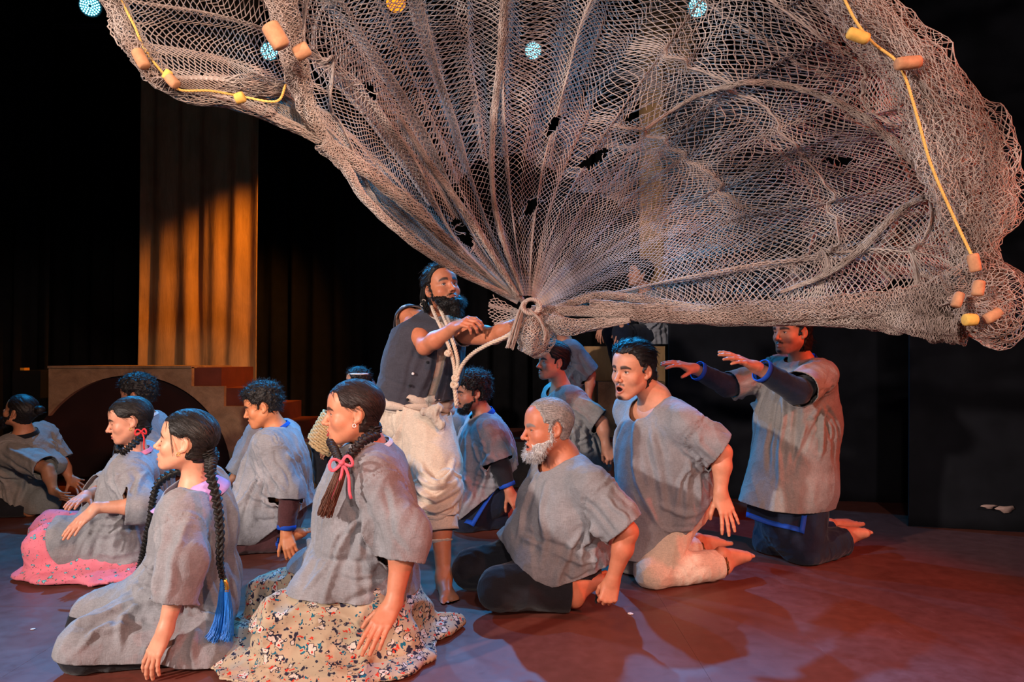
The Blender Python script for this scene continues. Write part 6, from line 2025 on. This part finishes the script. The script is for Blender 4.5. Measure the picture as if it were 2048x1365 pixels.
# cream shirt under the vest, sleeveless
def armhole(V):
    c = np.full(len(V), 1.0)
    for q in 'lr':
        d = nrm(j['e' + q] - j['s' + q])
        r = np.linalg.norm(V - j['s' + q], axis=1)
        c = np.minimum(c, np.maximum(-((V - j['s' + q]) @ d) - .0, r - .13) * 1.0)
    return c
tunic(F, OAT, [(j['pv'] - F.spine * .01, F.spine)], {}, chest=.115, belly=.118, hips=.135, neck=(.085, .11, .13), neckfwd=.03, amp=.003, foldk=.3, seed=20.0, name='shirt', clips=[armhole], floor=None)
def vest_open(V):
    q = V - (j['nk'] - F.spine * .20)
    side = q @ F.lat; fr = q @ F.fwd; h = q @ F.spine
    slit = np.abs(side + .015 + .05 * h) - (.022 + .16 * np.maximum(h + .02, 0) + .10 * np.maximum(-h - .20, 0))
    return np.where(fr > 0, np.maximum(slit, .02 - fr), .2)
vo_ = tunic(F, VEST, [hemplane((745, 770, 3.6), (800, 822, 3.5)), hemplane((800, 822, 3.5), (905, 800, 3.5))], {}, chest=.146, belly=.152, hips=.17, neck=(.09, .12, .16), neckfwd=.04, amp=.004, foldk=.45, seed=21.0, name='vest', clips=[armhole, vest_open], floor=None, thickness=.006)
# buttons
for px, py, m in ((826, 748, WHITE), (820, 772, BLK), (815, 800, BLK), (855, 725, BLK)):
    c = at(px, py, 3.50)
    # push onto the vest front
    Vv = F.cloth_near[0]; mx_, my_ = to_px(Vv); near_ = np.nonzero((mx_ - px) ** 2 + (my_ - py) ** 2 < 150)[0]
    if len(near_): c = at(px, py, Vv[near_][:, 1].min() - .004)
    th = np.linspace(0, 2 * math.pi, 13)
    mesh_obj('button', *tube([c + V3(.0, .004, 0), c, c - V3(0, .004, 0)], [.006, .008, .005], 10), m, vo_)
# baggy trousers: full to below the knee, gathered, cuffed above the shin
lk, rk = j['kl'], j['kr']
gat = lambda V: np.full(len(V), 1.0)
shin = nrm(j['al'] - lk)
hemp = lk + shin * .10
pl_ = []
for q in np.linspace(0, 2 * math.pi, 19)[:-1]:
    o_ = F.fwd * math.cos(q) * .16 + F.lat * math.sin(q) * .18
    pl_.append(([j['pv'] + F.spine * .06 + o_, j['pv'] - V3(0, 0, .10) + o_ * 1.1, j['pv'] - V3(0, 0, .24) + o_ * 1.15], .015, .019))
for h_ in (-.10, -.04, .02, .07, .12):
    for sg in (-1, 1):
        pl_.append(([lk + V3(-.12 * sg, -.06, h_ + .05), lk + V3(0, -.13, h_ - .03), lk + V3(.12 * sg, -.05, h_ + .03)], .016, .018))
tr_ = trousers(F, CREAM, lines=pl_, r=(.125, .112, .075), cut=.30, pelvis=.135, amp=.010, f1=9, k=.05, crumple=.004, top=-.02, clips=[lambda V: .045 - (V - j['pv']) @ F.spine],
         extra=[cap(j['hl'] + V3(0, 0, .02), (j['hl'] + lk) / 2 + V3(.02, -.02, -.04), .13, .14, .04)])
# ruched folds stacked above the cuff of the front leg
out = []
for m in range(7):
    t = m / 6.0; c = lk + (j['al'] - lk) * (-.16 + .46 * t); A, _, _ = np.linalg.svd(np.outer(shin, shin))
    th = np.linspace(0, 2 * math.pi, 41)
    rr = (.112 - .034 * t) * (1 + .05 * np.sin(th * 3 + m * 1.7) + .03 * np.sin(th * 7 + m))
    wob = .012 * np.sin(th * 2 + m * 2.1) + .008 * np.sin(th * 5 + m)
    out.append(tube(c + rr[:, None] * (np.cos(th)[:, None] * A[:, 1] + np.sin(th)[:, None] * A[:, 2]) * .92 + wob[:, None] * shin, .017 * (1 + .3 * np.sin(th * 4 + m)), 8, caps=False))
mesh_obj('ruched_folds', *join(out), CREAM, tr_)
# rolled cuff
c = lk + (j['al'] - lk) * .36; A, _, _ = np.linalg.svd(np.outer(shin, shin)); th = np.linspace(0, 2 * math.pi, 41)
rows = []
for v, r_ in ((0, .076), (.25, .083), (.5, .083), (.8, .084), (1, .088), (1, .080)):
    rows.append(c + shin * (v - .5) * .075 + (r_ * (1 + .05 * np.sin(th * 3)))[:, None] * (np.cos(th)[:, None] * A[:, 1] + np.sin(th)[:, None] * A[:, 2]))
V = np.concatenate(rows); n = 41; i = np.arange(len(rows) - 1)[:, None] * n; jx = np.arange(n - 1)[None]
mesh_obj('rolled_cuff', V, np.stack([i + jx, i + jx + 1, i + n + jx + 1, i + n + jx], -1).reshape(-1, 4), CREAM, tr_)
# waist cloth with a knot at the hip
wc = j['pv'] + F.spine * .03
out = []
for m, (h, r_) in enumerate(((0.045, .184), (.015, .192), (.072, .176), (-.008, .200))):
    th = np.linspace(0, 2 * math.pi, 61)
    P = wc + F.spine * h + (np.cos(th)[:, None] * F.fwd * r_ * .88 + np.sin(th)[:, None] * F.lat * r_ * 1.08) + (.012 * np.sin(th * 3 + m * 2))[:, None] * F.spine
    out.append(tube(P, .020 * (1 + .3 * np.sin(th * 5 + m)), 8, caps=False))
wc_ = mesh_obj('waist_cloth', *join(out), OAT, F.root)
kc = at(868, 828, 3.40)
kv, kq = solid([ell(kc, (.030, .028, .036)), cap(kc, kc + V3(.03, -.02, .03), .016, .022, .02), cap(kc, kc + V3(.035, -.01, -.05), .014, .024, .02), cap(kc, kc + V3(-.05, 0, .01), .02, .016, .02)], .004)
kv = kv + vnormals(kv, kq) * fold_disp(kv, V3(.3, 0, 1), .010, 40, 8, .003, 2.0)[:, None]
mesh_obj('waist_knot', kv, kq, OAT, wc_)
# tied straps on the bare shoulder
sc = j['sr'] + V3(.09, -.05, .03)
bow(at(846, 606, 3.56), V3(0, -1, 0), V3(.5, 0, 1), .022, OAT, F.root, ((.05, 0, -1), (.25, 0, -1)))
# fringe of hair tossed loose at the sides
for sx in (-1, 1):
    lock([F.toworld([p])[0] for p in ((sx * .07, -.05, .03), (sx * .085, -.06, -.02), (sx * .088, -.05, -.07), (sx * .09, -.035, -.11))], .02, .016, 130, F.hm, F.root, 'side_hair', spread=.012, seed=3 + sx)

# ---------------------------------------------------------------- rope round his neck
ROPE = plain('hemp_rope', lin(206, 180, 158), .9, .15, .18, 90)
rp = empty('rope', at(910, 760, 3.35), 'twisted beige rope looped round the neck of the fisherman and knotted at the waist', 'rope')
def cloth_y(px, py, dflt, pad=.014):
    Vv = F.cloth_near[0]; mx_, my_ = to_px(Vv); q = np.nonzero((mx_ - px) ** 2 + (my_ - py) ** 2 < 120)[0]
    return (Vv[q][:, 1].min() - pad) if len(q) else dflt
A1 = [(862, 606, 3.60), (868, 625, 3.52), (880, 650, 3.44), (893, 680, 3.38), (902, 706, 3.36), (908, 730, 3.36), (910, 752, 3.36)]
mesh_obj('cord', *rope_mesh(np.array([at(*p) for p in A1]), .0105, 22), ROPE, rp)
A2 = [(874, 604, 3.58), (882, 622, 3.50), (892, 645, 3.43), (903, 675, 3.36), (912, 705, 3.35), (916, 728, 3.35), (912, 752, 3.35)]
mesh_obj('cord', *rope_mesh(np.array([at(*p) for p in A2]), .0105, 22), ROPE, rp)
A3 = [(1046, 648, 3.10), (1015, 672, 3.10), (975, 690, 3.16), (945, 708, 3.24), (925, 730, 3.32), (914, 755, 3.34)]
mesh_obj('cord', *rope_mesh(np.array([at(*p) for p in A3]), .0105, 22), ROPE, rp)
A4 = [(912, 755, 3.34), (909, 772, 3.35), (911, 790, 3.35), (913, 812, 3.35)]
mesh_obj('rope_end', *rope_mesh(np.array([at(*p) for p in A4]), .0115, 22), ROPE, rp)
for (px, py, d, r_) in ((911, 757, 3.34, .012), (909, 770, 3.34, .013), (896, 707, 3.35, .010)):
    c = at(px, py, d); th = np.linspace(0, 4.5 * math.pi, 60)
    mesh_obj('knot', *rope_mesh(c + np.stack([r_ * np.cos(th), r_ * .8 * np.sin(th * .9), r_ * .9 * np.sin(th)], 1), .0095, 24, n=240), ROPE, rp)
# ---------------------------------------------------------------- basket on the seated figure's lap
bk = empty('basket', at(665, 905, 5.35), 'woven straw basket held on the lap of the seated figure', 'basket')
STRAW = plain('straw', lin(206, 168, 120), .85, .2, .25, 50)
c0 = at(660, 870, 5.32); R = facing(0, 25, 0)
tilt = nrm(V3(.55, 0, .85)); sx_ = nrm(np.cross(V3(0, 1, 0), tilt)); sy_ = np.cross(tilt, sx_)
def bpt(th, h):
    r_ = .125 + .02 * math.sin(h * 3.0) - .03 * (h < .03)
    return c0 + sx_ * r_ * math.cos(th) + sy_ * r_ * math.sin(th) * .9 + tilt * (h - .13)
NW = 15
for k in range(NW):                                   # weavers, each a wavy hoop
    th = np.linspace(0, 2 * math.pi, 97); h = .26 * k / (NW - 1)
    P = np.array([bpt(t, h) for t in th]); cen_ = P.mean(0)
    out_ = (P - cen_); out_ /= np.linalg.norm(out_, axis=1, keepdims=True)
    P = P + out_ * (.006 * np.cos(th * 12 + math.pi * (k % 2)))[:, None]
    mesh_obj('weaver', *tube(P, .0095, 6, caps=False), STRAW, bk)
for k in range(24):                                   # stakes
    t = 2 * math.pi * k / 24
    mesh_obj('stake', *tube([bpt(t, h) for h in np.linspace(0, .265, 6)], .006, 5), STRAW, bk)
th = np.linspace(0, 2 * math.pi, 49)
mesh_obj('base', *tube(np.array([c0 - tilt * .128 + tilt * 0]) + np.outer([0, .012], tilt), [.105, .105], 24), STRAW, bk)

# scraps on the stage floor
SCR = plain('paper_scrap', lin(226, 214, 208), .9, .2)
for n_, (px, py, r_, lb) in enumerate(((1261, 1224, .011, 'small torn paper scrap on the floor in front of the old man'), (122, 1112, .008, 'tiny pale scrap on the floor by the pink floral skirt'),
                      (66, 1254, .008, 'tiny pale scrap on the floor beside the lap of the woman with blue tassels'))):
    d = 1.1 * FPX / (py - 718); c = at(px, py, d); rs = np.random.RandomState(n_)
    a = np.linspace(0, 2 * math.pi, 7)[:-1] + rs.rand(6) * .5
    P = np.stack([c[0] + r_ * 1.2 * np.cos(a), c[1] + r_ * np.sin(a), np.full(6, .0012) + rs.rand(6) * .002], 1)
    V = np.concatenate([P, P + V3(0, 0, .0012)])
    props(mesh_obj('paper_scrap', V, [tuple(range(5, -1, -1)), tuple(range(6, 12))] + [(i, (i + 1) % 6, 6 + (i + 1) % 6, 6 + i) for i in range(6)], SCR, smooth=False), lb, 'paper scrap')
